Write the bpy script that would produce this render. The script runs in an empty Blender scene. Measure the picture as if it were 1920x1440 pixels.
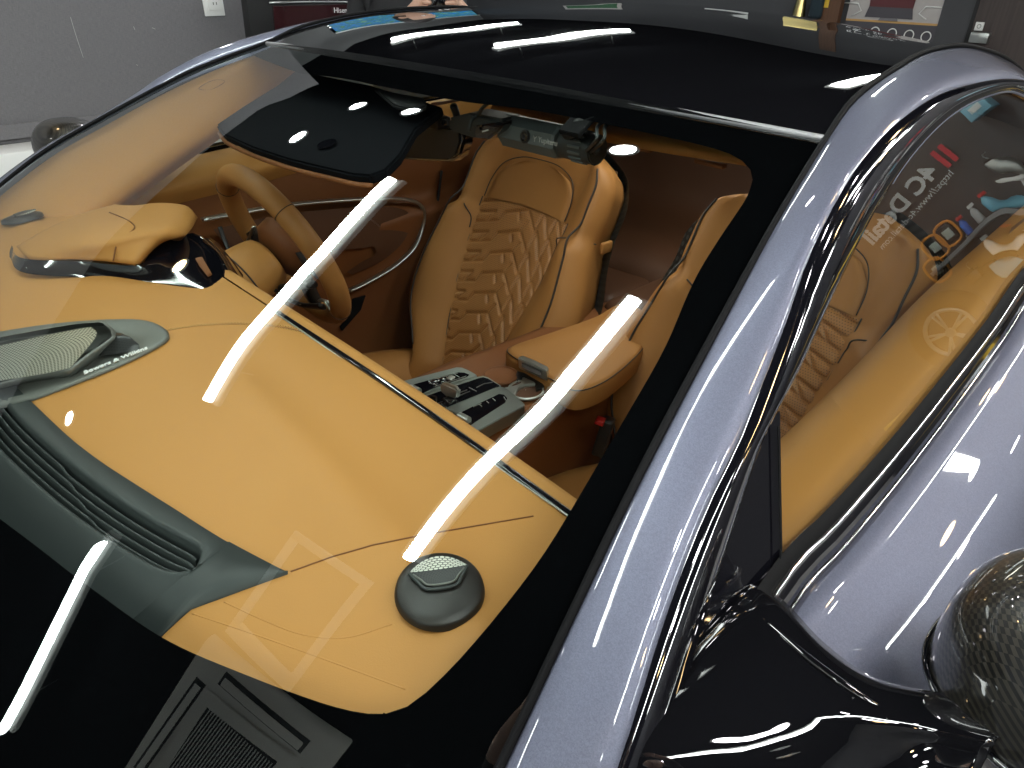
import bpy, bmesh, math, random
import numpy as np
from mathutils import Vector as V, Matrix

# ------------------------------------------------------------------ camera, world, exposure
S = bpy.context.scene
CAMP = np.array([0.969, -0.716, 1.354]); YAW, PIT, ROL = [math.radians(a) for a in (-45.791, 30.76, 1.019)]
FPX = 1322.67
_f = np.array([math.sin(YAW)*math.cos(PIT), math.cos(YAW)*math.cos(PIT), -math.sin(PIT)])
_r = np.array([math.cos(YAW), -math.sin(YAW), 0.0]); _u = np.cross(_r, _f)
_c, _s = math.cos(ROL), math.sin(ROL)
RM = np.array([_c*_r + _s*_u, -_s*_r + _c*_u, _f])
cd = bpy.data.cameras.new('camera'); cam = bpy.data.objects.new('camera', cd); S.collection.objects.link(cam)
cd.sensor_width = 36.0; cd.lens = FPX/1920*36.0; cd.clip_start = 0.02; cd.clip_end = 100
M4 = Matrix(((RM[0][0], RM[1][0], -RM[2][0], CAMP[0]), (RM[0][1], RM[1][1], -RM[2][1], CAMP[1]),
             (RM[0][2], RM[1][2], -RM[2][2], CAMP[2]), (0, 0, 0, 1)))
cam.matrix_world = M4; S.camera = cam
cd.dof.use_dof = False
W = bpy.data.worlds.new('World'); S.world = W; W.use_nodes = True
W.node_tree.nodes['Background'].inputs[0].default_value = (0.75, 0.82, 0.9, 1)
W.node_tree.nodes['Background'].inputs[1].default_value = 0.25
S.view_settings.view_transform = 'Standard'; S.view_settings.look = 'None'
S.view_settings.gamma = 1; S.view_settings.use_curve_mapping = False
S.view_settings.exposure = 0.62
S.cycles.use_denoising = True
S.cycles.max_bounces = 10; S.cycles.diffuse_bounces = 4; S.cycles.glossy_bounces = 5
S.cycles.transparent_max_bounces = 24; S.cycles.sample_clamp_indirect = 4.0
S.cycles.caustics_reflective = False; S.cycles.caustics_refractive = False
random.seed(4)

# ------------------------------------------------------------------ geometry helpers
def ray(px, py):
    d = RM.T @ np.array([(px-960)/FPX, (720-py)/FPX, 1.0]); return d/np.linalg.norm(d)
def project(p):
    d = RM @ (np.array(p, float)-CAMP); return np.array([960+FPX*d[0]/d[2], 720-FPX*d[1]/d[2]])
def on_plane(px, py, p0, n):
    d = ray(px, py); n = np.array(n, float)
    return V(CAMP + d*(((np.array(p0)-CAMP)@n)/(d@n)))
def on_z(px, py, z): return on_plane(px, py, (0, 0, z), (0, 0, 1))
def on_x(px, py, x): return on_plane(px, py, (x, 0, 0), (1, 0, 0))
def on_y(px, py, y): return on_plane(px, py, (0, y, 0), (0, 1, 0))
def on_field(px, py, zf, z0=.92):
    z = z0
    for _ in range(12):
        p = on_z(px, py, z); z = .5*z + .5*zf(p.x, p.y)
    p = on_z(px, py, z); return p
def mir(p): return V((-p[0], p[1], p[2]))

def cr(pts, n, closed=False):
    P = [V(p) for p in pts]
    if len(P) == 1: return [P[0].copy() for _ in range(n)]
    if len(P) == 2 and not closed: return [P[0].lerp(P[1], i/(n-1)) for i in range(n)]
    if closed: Q = [P[-1]] + P + [P[0], P[1]]; m = len(P)
    else: Q = [2*P[0]-P[1]] + P + [2*P[-1]-P[-2]]; m = len(P)-1
    seg = [max((Q[i+2]-Q[i+1]).length, 1e-6) for i in range(m)]
    L = sum(seg); out = []
    for k in range(n):
        t = L*k/(n if closed else n-1); i = 0
        while i < m-1 and t > seg[i]: t -= seg[i]; i += 1
        u = min(1, t/seg[i]); a, b, c, d = Q[i:i+4]
        out.append(.5*((2*b) + (c-a)*u + (2*a-5*b+4*c-d)*u*u + (3*b-a-3*c+d)*u**3))
    return out
def lin(pts, n):
    P = [V(p) for p in pts]; seg = [(P[i+1]-P[i]).length for i in range(len(P)-1)]; L = sum(seg); out = []
    for k in range(n):
        t = L*k/(n-1); i = 0
        while i < len(seg)-1 and t > seg[i]: t -= seg[i]; i += 1
        out.append(P[i].lerp(P[i+1], min(1, t/max(seg[i], 1e-9))))
    return out

CAR = None
def link(name, me, mat, parent=None, smooth=True):
    if mat is not None:
        for m in (mat if isinstance(mat, (list, tuple)) else [mat]): me.materials.append(m)
    if smooth:
        me.polygons.foreach_set('use_smooth', [True]*len(me.polygons))
    o = bpy.data.objects.new(name, me); S.collection.objects.link(o)
    if parent is not None: o.parent = parent
    return o
def from_bm(name, bm, mat, parent=None, smooth=True):
    me = bpy.data.meshes.new(name); bm.normal_update(); bm.to_mesh(me); bm.free()
    return link(name, me, mat, parent, smooth)
def recentre(o):
    """move the origin of a single-mesh thing to the bottom centre of its mesh"""
    me = o.data; n = len(me.vertices); a = np.empty(n*3); me.vertices.foreach_get('co', a); a = a.reshape(-1, 3)
    c = (a.min(0)+a.max(0))/2; c[2] = a[:, 2].min(); a -= c; me.vertices.foreach_set('co', a.ravel()); me.update(); o.location = c
    return o
def add_grid(bm, G, closed_u=False, closed_v=False, caps=False, uvs=None):
    nv = len(G); nu = len(G[0]); vs = [[bm.verts.new(p) for p in row] for row in G]; uv = bm.loops.layers.uv.verify()
    for j in range(nv if closed_v else nv-1):
        for i in range(nu if closed_u else nu-1):
            q = [(j, i), (j, (i+1) % nu), ((j+1) % nv, (i+1) % nu), ((j+1) % nv, i)]
            try: f = bm.faces.new([vs[a][b] for a, b in q])
            except ValueError: continue
            raw = [(j, i), (j, i+1), (j+1, i+1), (j+1, i)]
            for l, (a, b) in zip(f.loops, raw): l[uv].uv = (b/max(1, nu-1), a/max(1, nv-1))
    if caps and closed_u:
        for row in (vs[0], vs[-1]):
            try: bm.faces.new(row)
            except ValueError: pass
    return vs
def loft(name, rows, mat, parent=None, nu=24, nv=None, thick=0.0, closed_u=False, caps=False, smooth=True, off=-1, straight=False):
    """surface through a list of polylines (rows)"""
    R = [(cr(r, nu, closed_u) if not straight else lin(r, nu)) for r in rows]
    if nv and nv != len(R):
        cols = [cr([R[j][i] for j in range(len(R))], nv) for i in range(nu)]
        R = [[cols[i][j] for i in range(nu)] for j in range(nv)]
    bm = bmesh.new(); add_grid(bm, R, closed_u, False, caps)
    bmesh.ops.remove_doubles(bm, verts=bm.verts, dist=1e-6)
    bmesh.ops.recalc_face_normals(bm, faces=bm.faces)
    o = from_bm(name, bm, mat, parent, smooth)
    if thick:
        m = o.modifiers.new('solid', 'SOLIDIFY'); m.thickness = thick; m.offset = off
    return o
def frames(P, closed=False):
    T = []
    n = len(P)
    for i in range(n):
        a = P[(i-1) % n] if (closed or i > 0) else P[i]; b = P[(i+1) % n] if (closed or i < n-1) else P[i]
        t = (b-a); T.append(t.normalized() if t.length > 1e-9 else V((0, 0, 1)))
    up = V((0, 0, 1)) if abs(T[0].z) < .9 else V((1, 0, 0))
    N = []
    nrm = (up - T[0]*up.dot(T[0])).normalized()
    for t in T:
        nrm = (nrm - t*nrm.dot(t)); nrm = nrm.normalized() if nrm.length > 1e-6 else V((1, 0, 0)); N.append(nrm.copy())
    return T, N
def add_tube(bm, pts, r, n=40, k=10, closed=False, smooth=True, flat=1.0):
    P = cr(pts, n, closed) if smooth else [V(p) for p in pts]
    T, N = frames(P, closed); G = []
    for i, p in enumerate(P):
        b = T[i].cross(N[i]); rr = r(i/(len(P)-1)) if callable(r) else r
        G.append([p + N[i]*math.cos(2*math.pi*j/k)*rr*flat + b*math.sin(2*math.pi*j/k)*rr for j in range(k)])
    add_grid(bm, G, True, closed, not closed)
def tube(name, pts, r, mat, parent=None, n=40, k=10, closed=False, smooth=True, flat=1.0):
    bm = bmesh.new(); add_tube(bm, pts, r, n, k, closed, smooth, flat)
    bmesh.ops.recalc_face_normals(bm, faces=bm.faces)
    return from_bm(name, bm, mat, parent)
def add_box(bm, c, s, bev=0.0, rot=None, seg=2):
    m = Matrix.Translation(V(c)) @ ((rot.to_4x4()) if rot is not None else Matrix()) @ Matrix.Diagonal((s[0], s[1], s[2], 1))
    r = bmesh.ops.create_cube(bm, size=1, matrix=m, calc_uvs=True)
    if bev: 
        es = list({e for v in r['verts'] for e in v.link_edges})
        bmesh.ops.bevel(bm, geom=es, offset=bev, segments=seg, affect='EDGES', profile=.5)
def box(name, c, s, mat, parent=None, bev=0.0, rot=None, seg=2):
    bm = bmesh.new(); add_box(bm, c, s, bev, rot, seg); o = from_bm(name, bm, mat, parent, smooth=False)
    if bev: o.data.polygons.foreach_set('use_smooth', [True]*len(o.data.polygons)); sharp(o, 50)
    return o
def sharp(o, deg=35):
    bm = bmesh.new(); bm.from_mesh(o.data)
    for e in bm.edges:
        if len(e.link_faces) == 2 and e.calc_face_angle(0) > math.radians(deg): e.smooth = False
    bm.to_mesh(o.data); bm.free()
def cyl(name, c, axis, r, h, mat, parent=None, n=32, bev=0.0, r2=None):
    bm = bmesh.new(); a = V(axis).normalized(); m = Matrix.Translation(V(c)) @ a.to_track_quat('Z', 'Y').to_matrix().to_4x4()
    bmesh.ops.create_cone(bm, cap_ends=True, segments=n, radius1=r, radius2=(r if r2 is None else r2), depth=h, matrix=m)
    if bev:
        es = [e for e in bm.edges if e.calc_face_angle(0) > 1]
        bmesh.ops.bevel(bm, geom=es, offset=bev, segments=2, affect='EDGES')
    o = from_bm(name, bm, mat, parent); sharp(o, 40); return o
def prism(name, pts, nrm, depth, mat, parent=None, bev=0.0, smooth=False):
    """extrude a (nearly planar) outline along nrm"""
    bm = bmesh.new(); n = V(nrm).normalized()
    a = [bm.verts.new(V(p)) for p in pts]; b = [bm.verts.new(V(p)+n*depth) for p in pts]
    bm.faces.new(a); bm.faces.new(list(reversed(b)))
    for i in range(len(a)): bm.faces.new([a[i], b[i], b[(i+1) % len(a)], a[(i+1) % len(a)]])
    bmesh.ops.recalc_face_normals(bm, faces=bm.faces)
    if bev:
        es = [e for e in bm.edges if e.calc_face_angle(0) > .6]
        bmesh.ops.bevel(bm, geom=es, offset=bev, segments=2, affect='EDGES')
    bmesh.ops.triangulate(bm, faces=[f for f in bm.faces if len(f.verts) > 4])
    o = from_bm(name, bm, mat, parent, smooth=bool(bev or smooth))
    if bev or smooth: sharp(o, 40)
    return o
def fill_on(name, outline, fn, mat, parent=None, step=.012, thick=0.0, off=-1):
    """fill a plan outline [(x, y)] with a fine grid and lift every vertex to z = fn(x, y)"""
    bm = bmesh.new(); vs = [bm.verts.new((p[0], p[1], 0)) for p in outline]; f = bm.faces.new(vs)
    xs = [p[0] for p in outline]; ys = [p[1] for p in outline]
    def cut(co, no):
        bmesh.ops.bisect_plane(bm, geom=list(bm.verts)+list(bm.edges)+list(bm.faces), plane_co=co, plane_no=no, dist=1e-6)
    x = min(xs)+step
    while x < max(xs): cut((x, 0, 0), (1, 0, 0)); x += step
    y = min(ys)+step
    while y < max(ys): cut((0, y, 0), (0, 1, 0)); y += step
    for v in bm.verts: v.co.z = fn(v.co.x, v.co.y)
    bmesh.ops.recalc_face_normals(bm, faces=bm.faces)
    if sum(f.normal.z for f in bm.faces) < 0: bmesh.ops.reverse_faces(bm, faces=bm.faces)
    o = from_bm(name, bm, mat, parent)
    if thick:
        m = o.modifiers.new('solid', 'SOLIDIFY'); m.thickness = thick; m.offset = off
    return o
def text(name, body, size, loc, xdir, ydir, mat, parent=None, depth=.0006, align='LEFT', bold=0.0, spacing=1.0):
    cu = bpy.data.curves.new(name, 'FONT'); cu.body = body; cu.size = size; cu.extrude = depth; cu.align_x = align
    cu.offset = bold; cu.space_character = spacing; cu.resolution_u = 3
    tmp = bpy.data.objects.new('tmp', cu); S.collection.objects.link(tmp)
    bpy.context.view_layer.update()
    me = bpy.data.meshes.new_from_object(tmp.evaluated_get(bpy.context.evaluated_depsgraph_get()))
    bpy.data.objects.remove(tmp); bpy.data.curves.remove(cu)
    x = V(xdir).normalized(); y = V(ydir); y = (y-x*y.dot(x)).normalized(); z = x.cross(y)
    m = Matrix(((x.x, y.x, z.x, loc[0]), (x.y, y.y, z.y, loc[1]), (x.z, y.z, z.z, loc[2]), (0, 0, 0, 1)))
    me.transform(m); me.name = name
    return link(name, me, mat, parent, smooth=False)
def empty(name, loc=(0, 0, 0), parent=None):
    o = bpy.data.objects.new(name, None); S.collection.objects.link(o); o.location = loc; o.empty_display_size = .1
    if parent is not None: o.parent = parent
    return o
def tag(o, label, cat, group=None, kind=None):
    o['label'] = label; o['category'] = cat
    if group: o['group'] = group
    if kind: o['kind'] = kind
    return o

# ------------------------------------------------------------------ materials
def mat(name, col, rough=.5, metal=0.0, coat=0.0, coat_rough=.03, bump=None, spec=.5, vary=0.0, vscale=6.0, sheen=0.0, emit=None, estr=0.0, aniso=None):
    m = bpy.data.materials.new(name); m.use_nodes = True; nt = m.node_tree; b = nt.nodes['Principled BSDF']
    b.inputs['Base Color'].default_value = (*col, 1); b.inputs['Roughness'].default_value = rough; b.inputs['Metallic'].default_value = metal
    b.inputs['Coat Weight'].default_value = coat; b.inputs['Coat Roughness'].default_value = coat_rough
    b.inputs['Specular IOR Level'].default_value = spec; b.inputs['Sheen Weight'].default_value = sheen
    if emit: b.inputs['Emission Color'].default_value = (*emit, 1); b.inputs['Emission Strength'].default_value = estr
    tc = nt.nodes.new('ShaderNodeTexCoord')
    if vary:
        n = nt.nodes.new('ShaderNodeTexNoise'); n.inputs['Scale'].default_value = vscale; n.inputs['Detail'].default_value = 6
        nt.links.new(tc.outputs['Object'], n.inputs['Vector'])
        mx = nt.nodes.new('ShaderNodeMix'); mx.data_type = 'RGBA'
        mx.inputs[6].default_value = tuple(c*(1-vary) for c in col)+(1,); mx.inputs[7].default_value = tuple(min(1, c*(1+vary)) for c in col)+(1,)
        nt.links.new(n.outputs['Fac'], mx.inputs[0]); nt.links.new(mx.outputs[2], b.inputs['Base Color'])
    if bump:
        kind, sc, st, dist = bump
        if kind == 'voronoi':
            n = nt.nodes.new('ShaderNodeTexVoronoi'); n.inputs['Scale'].default_value = sc; out = n.outputs['Distance']
        else:
            n = nt.nodes.new('ShaderNodeTexNoise'); n.inputs['Scale'].default_value = sc; n.inputs['Detail'].default_value = 4; out = n.outputs['Fac']
        nt.links.new(tc.outputs['Object'], n.inputs['Vector'])
        bp = nt.nodes.new('ShaderNodeBump'); bp.inputs['Strength'].default_value = st; bp.inputs['Distance'].default_value = dist
        nt.links.new(out, bp.inputs['Height']); nt.links.new(bp.outputs[0], b.inputs['Normal'])
    return m
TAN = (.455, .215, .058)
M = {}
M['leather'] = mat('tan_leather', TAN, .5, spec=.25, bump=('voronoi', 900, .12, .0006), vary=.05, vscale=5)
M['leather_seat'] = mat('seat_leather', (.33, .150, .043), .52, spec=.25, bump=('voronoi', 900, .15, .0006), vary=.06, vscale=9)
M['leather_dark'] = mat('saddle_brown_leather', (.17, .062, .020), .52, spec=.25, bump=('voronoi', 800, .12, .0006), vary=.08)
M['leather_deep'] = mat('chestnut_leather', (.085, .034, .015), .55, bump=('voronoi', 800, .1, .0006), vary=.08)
M['carpet'] = mat('brown_carpet', (.22, .105, .04), .95, bump=('noise', 420, 1.0, .004), vary=.35, vscale=260, sheen=.3)
M['tweeter'] = mat('brown_black_plastic', (.016, .0135, .012), .42, bump=('voronoi', 1500, .1, .0003))
M['piano'] = mat('piano_black', (.004, .004, .006), .06, coat=1, spec=.6)
M['gloss_black'] = mat('gloss_black_paint', (.004, .004, .005), .02, coat=1, coat_rough=.01)
M['frit'] = mat('black_frit', (.0016, .0017, .0021), .8, spec=.0)
_nt = M['gloss_black'].node_tree; _b = _nt.nodes['Principled BSDF']   # fine settled dust
_tc = _nt.nodes.new('ShaderNodeTexCoord'); _v = _nt.nodes.new('ShaderNodeTexVoronoi'); _v.inputs['Scale'].default_value = 55
_nt.links.new(_tc.outputs['Object'], _v.inputs['Vector'])
_l = _nt.nodes.new('ShaderNodeMath'); _l.operation = 'LESS_THAN'; _l.inputs[1].default_value = .045; _nt.links.new(_v.outputs['Distance'], _l.inputs[0])
_m = _nt.nodes.new('ShaderNodeMix'); _m.data_type = 'RGBA'; _m.inputs[6].default_value = (.004, .004, .005, 1); _m.inputs[7].default_value = (.05, .05, .05, 1)
_nt.links.new(_l.outputs[0], _m.inputs[0]); _nt.links.new(_m.outputs[2], _b.inputs['Base Color'])
M['rubber'] = mat('black_rubber', (.005, .005, .0055), .7, spec=.1)
M['plastic'] = mat('black_plastic', (.011, .011, .0115), .42, bump=('voronoi', 1500, .1, .0003))
M['greyplastic'] = mat('slate_grey_plastic', (.030, .036, .036), .5, bump=('noise', 1500, .12, .0003))
M['gunmetal'] = mat('gunmetal', (.17, .175, .16), .48, metal=.55)
M['darkgap'] = mat('dark_recess', (.006, .006, .007), .7)
M['satin'] = mat('satin_silver', (.52, .54, .52), .3, metal=.95)
M['trimgrey'] = mat('satin_trim_grey', (.30, .30, .31), .55, metal=.6)
M['camgrey'] = mat('camera_slate_plastic', (.085, .10, .10), .5, bump=('noise', 1500, .12, .0003))
M['console_metal'] = mat('console_satin_metal', (.30, .325, .31), .33, metal=.9)
M['chrome'] = mat('bright_chrome', (.8, .8, .8), .08, metal=1)
M['stitch'] = mat('tan_thread', (.50, .29, .10), .7)
M['pipe'] = mat('dark_piping', (.014, .009, .008), .5)
M['red'] = mat('red_plastic', (.5, .02, .02), .35)
M['white'] = mat('white_plastic', (.78, .78, .76), .35)
M['whiteprint'] = mat('white_print', (.82, .84, .84), .5)
M['greyprint'] = mat('pale_grey_print', (.42, .44, .42), .5)
M['headliner'] = mat('brown_alcantara', (.16, .085, .045), .95, bump=('noise', 600, .3, .001))
M['visor'] = mat('black_visor_cloth', (.004, .0045, .006), .8, spec=.04)
M['skin'] = mat('skin', (.55, .33, .24), .5)
M['shirt'] = mat('black_shirt', (.012, .012, .014), .85)

def paint(name, base):
    m = mat(name, base, .52, metal=.5, coat=1, coat_rough=.008)
    nt = m.node_tree; b = nt.nodes['Principled BSDF']
    n = nt.nodes.new('ShaderNodeTexVoronoi'); n.inputs['Scale'].default_value = 1400
    tc = nt.nodes.new('ShaderNodeTexCoord'); nt.links.new(tc.outputs['Object'], n.inputs['Vector'])
    mx = nt.nodes.new('ShaderNodeMix'); mx.data_type = 'RGBA'
    mx.inputs[6].default_value = tuple(c*.85 for c in base)+(1,); mx.inputs[7].default_value = tuple(c*1.15 for c in base)+(1,)
    sp = nt.nodes.new('ShaderNodeSeparateColor'); nt.links.new(n.outputs['Color'], sp.inputs[0])
    nt.links.new(sp.outputs[0], mx.inputs[0]); nt.links.new(mx.outputs[2], b.inputs['Base Color'])
    return m
M['paint'] = paint('lavender_grey_metallic_paint', (.13, .139, .193))

def glass(name, tint, r0=.075, haze=0.0, power=5.0):
    m = bpy.data.materials.new(name); m.use_nodes = True; nt = m.node_tree; nt.nodes.clear()
    out = nt.nodes.new('ShaderNodeOutputMaterial'); tr = nt.nodes.new('ShaderNodeBsdfTransparent'); tr.inputs[0].default_value = (*tint, 1)
    gl = nt.nodes.new('ShaderNodeBsdfGlossy'); gl.inputs['Roughness'].default_value = 0.0; gl.inputs['Color'].default_value = (.95, 1, .98, 1)
    lw = nt.nodes.new('ShaderNodeLayerWeight'); lw.inputs[0].default_value = .5
    pw = nt.nodes.new('ShaderNodeMath'); pw.operation = 'POWER'; pw.inputs[1].default_value = power
    ml = nt.nodes.new('ShaderNodeMath'); ml.operation = 'MULTIPLY_ADD'; ml.inputs[1].default_value = 1-r0; ml.inputs[2].default_value = r0
    mx = nt.nodes.new('ShaderNodeMixShader')
    nt.links.new(lw.outputs['Facing'], pw.inputs[0]); nt.links.new(pw.outputs[0], ml.inputs[0]); nt.links.new(ml.outputs[0], mx.inputs[0])
    nt.links.new(tr.outputs[0], mx.inputs[1]); nt.links.new(gl.outputs[0], mx.inputs[2]); nt.links.new(mx.outputs[0], out.inputs[0])
    return m
M['glass'] = glass('windscreen_glass', (.90, .95, .92), power=4.2)
M['sideglass'] = glass('door_glass', (.82, .85, .78), r0=.065)

def carbon(name):
    m = mat(name, (.03, .028, .024), .35, coat=1, coat_rough=.01)
    nt = m.node_tree; b = nt.nodes['Principled BSDF']
    uv = nt.nodes.new('ShaderNodeTexCoord'); mp = nt.nodes.new('ShaderNodeMapping'); mp.inputs['Scale'].default_value = (1, 1, 1)
    nt.links.new(uv.outputs['Object'], mp.inputs[0]); sx = nt.nodes.new('ShaderNodeSeparateXYZ'); nt.links.new(mp.outputs[0], sx.inputs[0])
    def mth(op, a, bb):
        n = nt.nodes.new('ShaderNodeMath'); n.operation = op
        for k, v in enumerate((a, bb)):
            if isinstance(v, (int, float)): n.inputs[k].default_value = v
            else: nt.links.new(v, n.inputs[k])
        return n.outputs[0]
    a = mth('MULTIPLY', mth('ADD', sx.outputs['Y'], mth('MULTIPLY', sx.outputs['X'], .35)), 170.0)
    c = mth('MULTIPLY', mth('ADD', sx.outputs['Z'], mth('MULTIPLY', sx.outputs['X'], .55)), 340.0)
    tw = mth('FRACT', mth('ADD', mth('MULTIPLY', mth('FLOOR', c, 0), .5), a), 0)
    k = mth('GREATER_THAN', tw, .5)
    mx = nt.nodes.new('ShaderNodeMix'); mx.data_type = 'RGBA'; mx.inputs[6].default_value = (.006, .006, .0055, 1); mx.inputs[7].default_value = (.035, .031, .023, 1)
    nt.links.new(k, mx.inputs[0]); nt.links.new(mx.outputs[2], b.inputs['Base Color'])
    b.inputs['Metallic'].default_value = .3
    return m
M['carbon'] = carbon('carbon_fibre')

def dots(name, base, hole, nu, nv, rad, rough=.4, metal=0.0, bump=False, thresh_uv=None, round_=True):
    """regular staggered perforations laid out in the UV of a panel"""
    m = mat(name, base, rough, metal); nt = m.node_tree; b = nt.nodes['Principled BSDF']
    tc = nt.nodes.new('ShaderNodeTexCoord'); sx = nt.nodes.new('ShaderNodeSeparateXYZ'); nt.links.new(tc.outputs['UV'], sx.inputs[0])
    def mth(op, a, bb=0.0):
        n = nt.nodes.new('ShaderNodeMath'); n.operation = op
        for k, v in enumerate((a, bb)):
            if isinstance(v, (int, float)): n.inputs[k].default_value = v
            else: nt.links.new(v, n.inputs[k])
        return n.outputs[0]
    vv = mth('MULTIPLY', sx.outputs['Y'], float(nv)); row = mth('FLOOR', vv)
    uu = mth('ADD', mth('MULTIPLY', sx.outputs['X'], float(nu)), mth('MULTIPLY', mth('FRACT', mth('MULTIPLY', row, .5)), 1.0))
    du = mth('SUBTRACT', mth('FRACT', uu), .5); dv = mth('SUBTRACT', mth('FRACT', vv), .5)
    d = mth('SQRT', mth('ADD', mth('MULTIPLY', du, du), mth('MULTIPLY', dv, dv)))
    k = mth('LESS_THAN', d, rad)
    mx = nt.nodes.new('ShaderNodeMix'); mx.data_type = 'RGBA'; mx.inputs[6].default_value = (*base, 1); mx.inputs[7].default_value = (*hole, 1)
    nt.links.new(k, mx.inputs[0]); nt.links.new(mx.outputs[2], b.inputs['Base Color'])
    if metal:
        mm = nt.nodes.new('ShaderNodeMath'); mm.operation = 'MULTIPLY_ADD'; mm.inputs[1].default_value = -metal; mm.inputs[2].default_value = metal
        nt.links.new(k, mm.inputs[0]); nt.links.new(mm.outputs[0], b.inputs['Metallic'])
    return m
M['perf'] = dots('perforated_leather', (.36, .162, .048), (.09, .038, .014), 56, 92, .20, rough=.5)
M['mesh_grille'] = dots('steel_mesh', (.62, .62, .52), (.05, .05, .045), 34, 26, .33, rough=.35, metal=.8)
M['mesh_small'] = dots('steel_mesh_fine', (.05, .05, .05), (.62, .62, .54), 12, 6, .44, rough=.4)
M['dark_mesh'] = dots('dark_mesh', (.05, .05, .05), (.004, .004, .004), 16, 10, .36, rough=.3, metal=.6)
M['weave'] = dots('carbon_weave_shell', (.006, .007, .007), (.05, .055, .055), 70, 46, .33, rough=.35)

def fabric_wall(name, col):
    m = mat(name, col, .9); nt = m.node_tree; b = nt.nodes['Principled BSDF']
    tc = nt.nodes.new('ShaderNodeTexCoord'); mp = nt.nodes.new('ShaderNodeMapping'); nt.links.new(tc.outputs['Object'], mp.inputs[0])
    mp.inputs['Scale'].default_value = (1, 60, 700)
    n = nt.nodes.new('ShaderNodeTexNoise'); n.inputs['Scale'].default_value = 1.0; n.inputs['Detail'].default_value = 3; nt.links.new(mp.outputs[0], n.inputs[0])
    mp2 = nt.nodes.new('ShaderNodeMapping'); nt.links.new(tc.outputs['Object'], mp2.inputs[0]); mp2.inputs['Scale'].default_value = (1, 600, 40)
    n2 = nt.nodes.new('ShaderNodeTexNoise'); n2.inputs['Scale'].default_value = 1.0; n2.inputs['Detail'].default_value = 3; nt.links.new(mp2.outputs[0], n2.inputs[0])
    ad = nt.nodes.new('ShaderNodeMath'); ad.operation = 'ADD'; nt.links.new(n.outputs['Fac'], ad.inputs[0]); nt.links.new(n2.outputs['Fac'], ad.inputs[1])
    rp = nt.nodes.new('ShaderNodeValToRGB'); rp.color_ramp.elements[0].position = .35; rp.color_ramp.elements[0].color = tuple(c*.72 for c in col)+(1,)
    rp.color_ramp.elements[1].position = .75; rp.color_ramp.elements[1].color = tuple(c*1.2 for c in col)+(1,)
    hv = nt.nodes.new('ShaderNodeMath'); hv.operation = 'MULTIPLY'; hv.inputs[1].default_value = .5
    nt.links.new(ad.outputs[0], hv.inputs[0]); nt.links.new(hv.outputs[0], rp.inputs[0]); nt.links.new(rp.outputs[0], b.inputs['Base Color'])
    return m
M['fabric_wall'] = fabric_wall('grey_woven_wall_cloth', (.155, .15, .157))
M['charcoal_wall'] = mat('charcoal_wall_paint', (.045, .045, .05), .7, vary=.08)
M['ceiling'] = mat('black_ceiling_paint', (.005, .0052, .006), .95, spec=0.0, vary=.1)
M['floor'] = mat('pale_epoxy_floor', (.45, .45, .46), .25, vary=.06, vscale=2)
def wood(name, a, bcol):
    m = mat(name, a, .5); nt = m.node_tree; b = nt.nodes['Principled BSDF']
    tc = nt.nodes.new('ShaderNodeTexCoord'); mp = nt.nodes.new('ShaderNodeMapping'); nt.links.new(tc.outputs['Object'], mp.inputs[0]); mp.inputs['Scale'].default_value = (90, 90, 4)
    n = nt.nodes.new('ShaderNodeTexNoise'); n.inputs['Scale'].default_value = 1.0; n.inputs['Detail'].default_value = 5; nt.links.new(mp.outputs[0], n.inputs[0])
    mx = nt.nodes.new('ShaderNodeMix'); mx.data_type = 'RGBA'; mx.inputs[6].default_value = (*a, 1); mx.inputs[7].default_value = (*bcol, 1)
    nt.links.new(n.outputs['Fac'], mx.inputs[0]); nt.links.new(mx.outputs[2], b.inputs['Base Color'])
    return m
M['wenge'] = wood('dark_wenge_wood', (.018, .013, .012), (.075, .055, .05))
M['walnut'] = wood('walnut_wood', (.06, .025, .012), (.14, .065, .03))
def lamp(name, col, s):
    m = bpy.data.materials.new(name); m.use_nodes = True; nt = m.node_tree; nt.nodes.clear()
    out = nt.nodes.new('ShaderNodeOutputMaterial'); e = nt.nodes.new('ShaderNodeEmission'); e.inputs[0].default_value = (*col, 1); e.inputs[1].default_value = s
    nt.links.new(e.outputs[0], out.inputs[0]); return m
M['tube_light'] = lamp('led_tube_glow', (.93, 1, .97), 38)
M['spot_white'] = lamp('downlight_glow', (1, .97, 1), 60)
M['spot_warm'] = lamp('warm_downlight_glow', (1, .68, .32), 45)


# ------------------------------------------------------------------ the car: shell and glass
CAR = empty('sports_coupe')
tag(CAR, 'lavender grey sports coupe with black roof and tan leather cabin', 'car')
EDGE = [(.635, .073, 1.195), (.663, -.044, 1.160), (.683, -.128, 1.129), (.719, -.283, 1.06), (.742, -.378, 1.014),
        (.761, -.458, .964), (.778, -.534, .910), (.80, -.64, .835), (.825, -.76, .75)]
ET = cr(EDGE, 200)
def edge(t):
    k = max(0, min(198.999, t*199)); i = int(k); return ET[i].lerp(ET[i+1], k-i)
def wscreen(s, t, off=0.0):
    """point on the windscreen: s -1..1 across, t 0 (header) .. 1 (scuttle)"""
    e = edge(t); q = 1-abs(s)**2.2; b = .06+.15*t; h = .018+.014*t
    p = V((s*e.x, e.y-b*q, e.z+h*(1-s*s)))
    if off:
        d = 1e-3; a = wscreen(min(1, s+d), t)-wscreen(max(-1, s-d), t); c = wscreen(s, min(1, t+d))-wscreen(s, max(0, t-d))
        n = a.cross(c).normalized(); n = n if n.z > 0 else -n; p = p + n*off
    return p
_gs = [(s, t) for s in np.linspace(-1, 1, 61) for t in np.linspace(0, 1, 61)]
_gp = np.array([project(wscreen(s, t)) for s, t in _gs])
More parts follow.
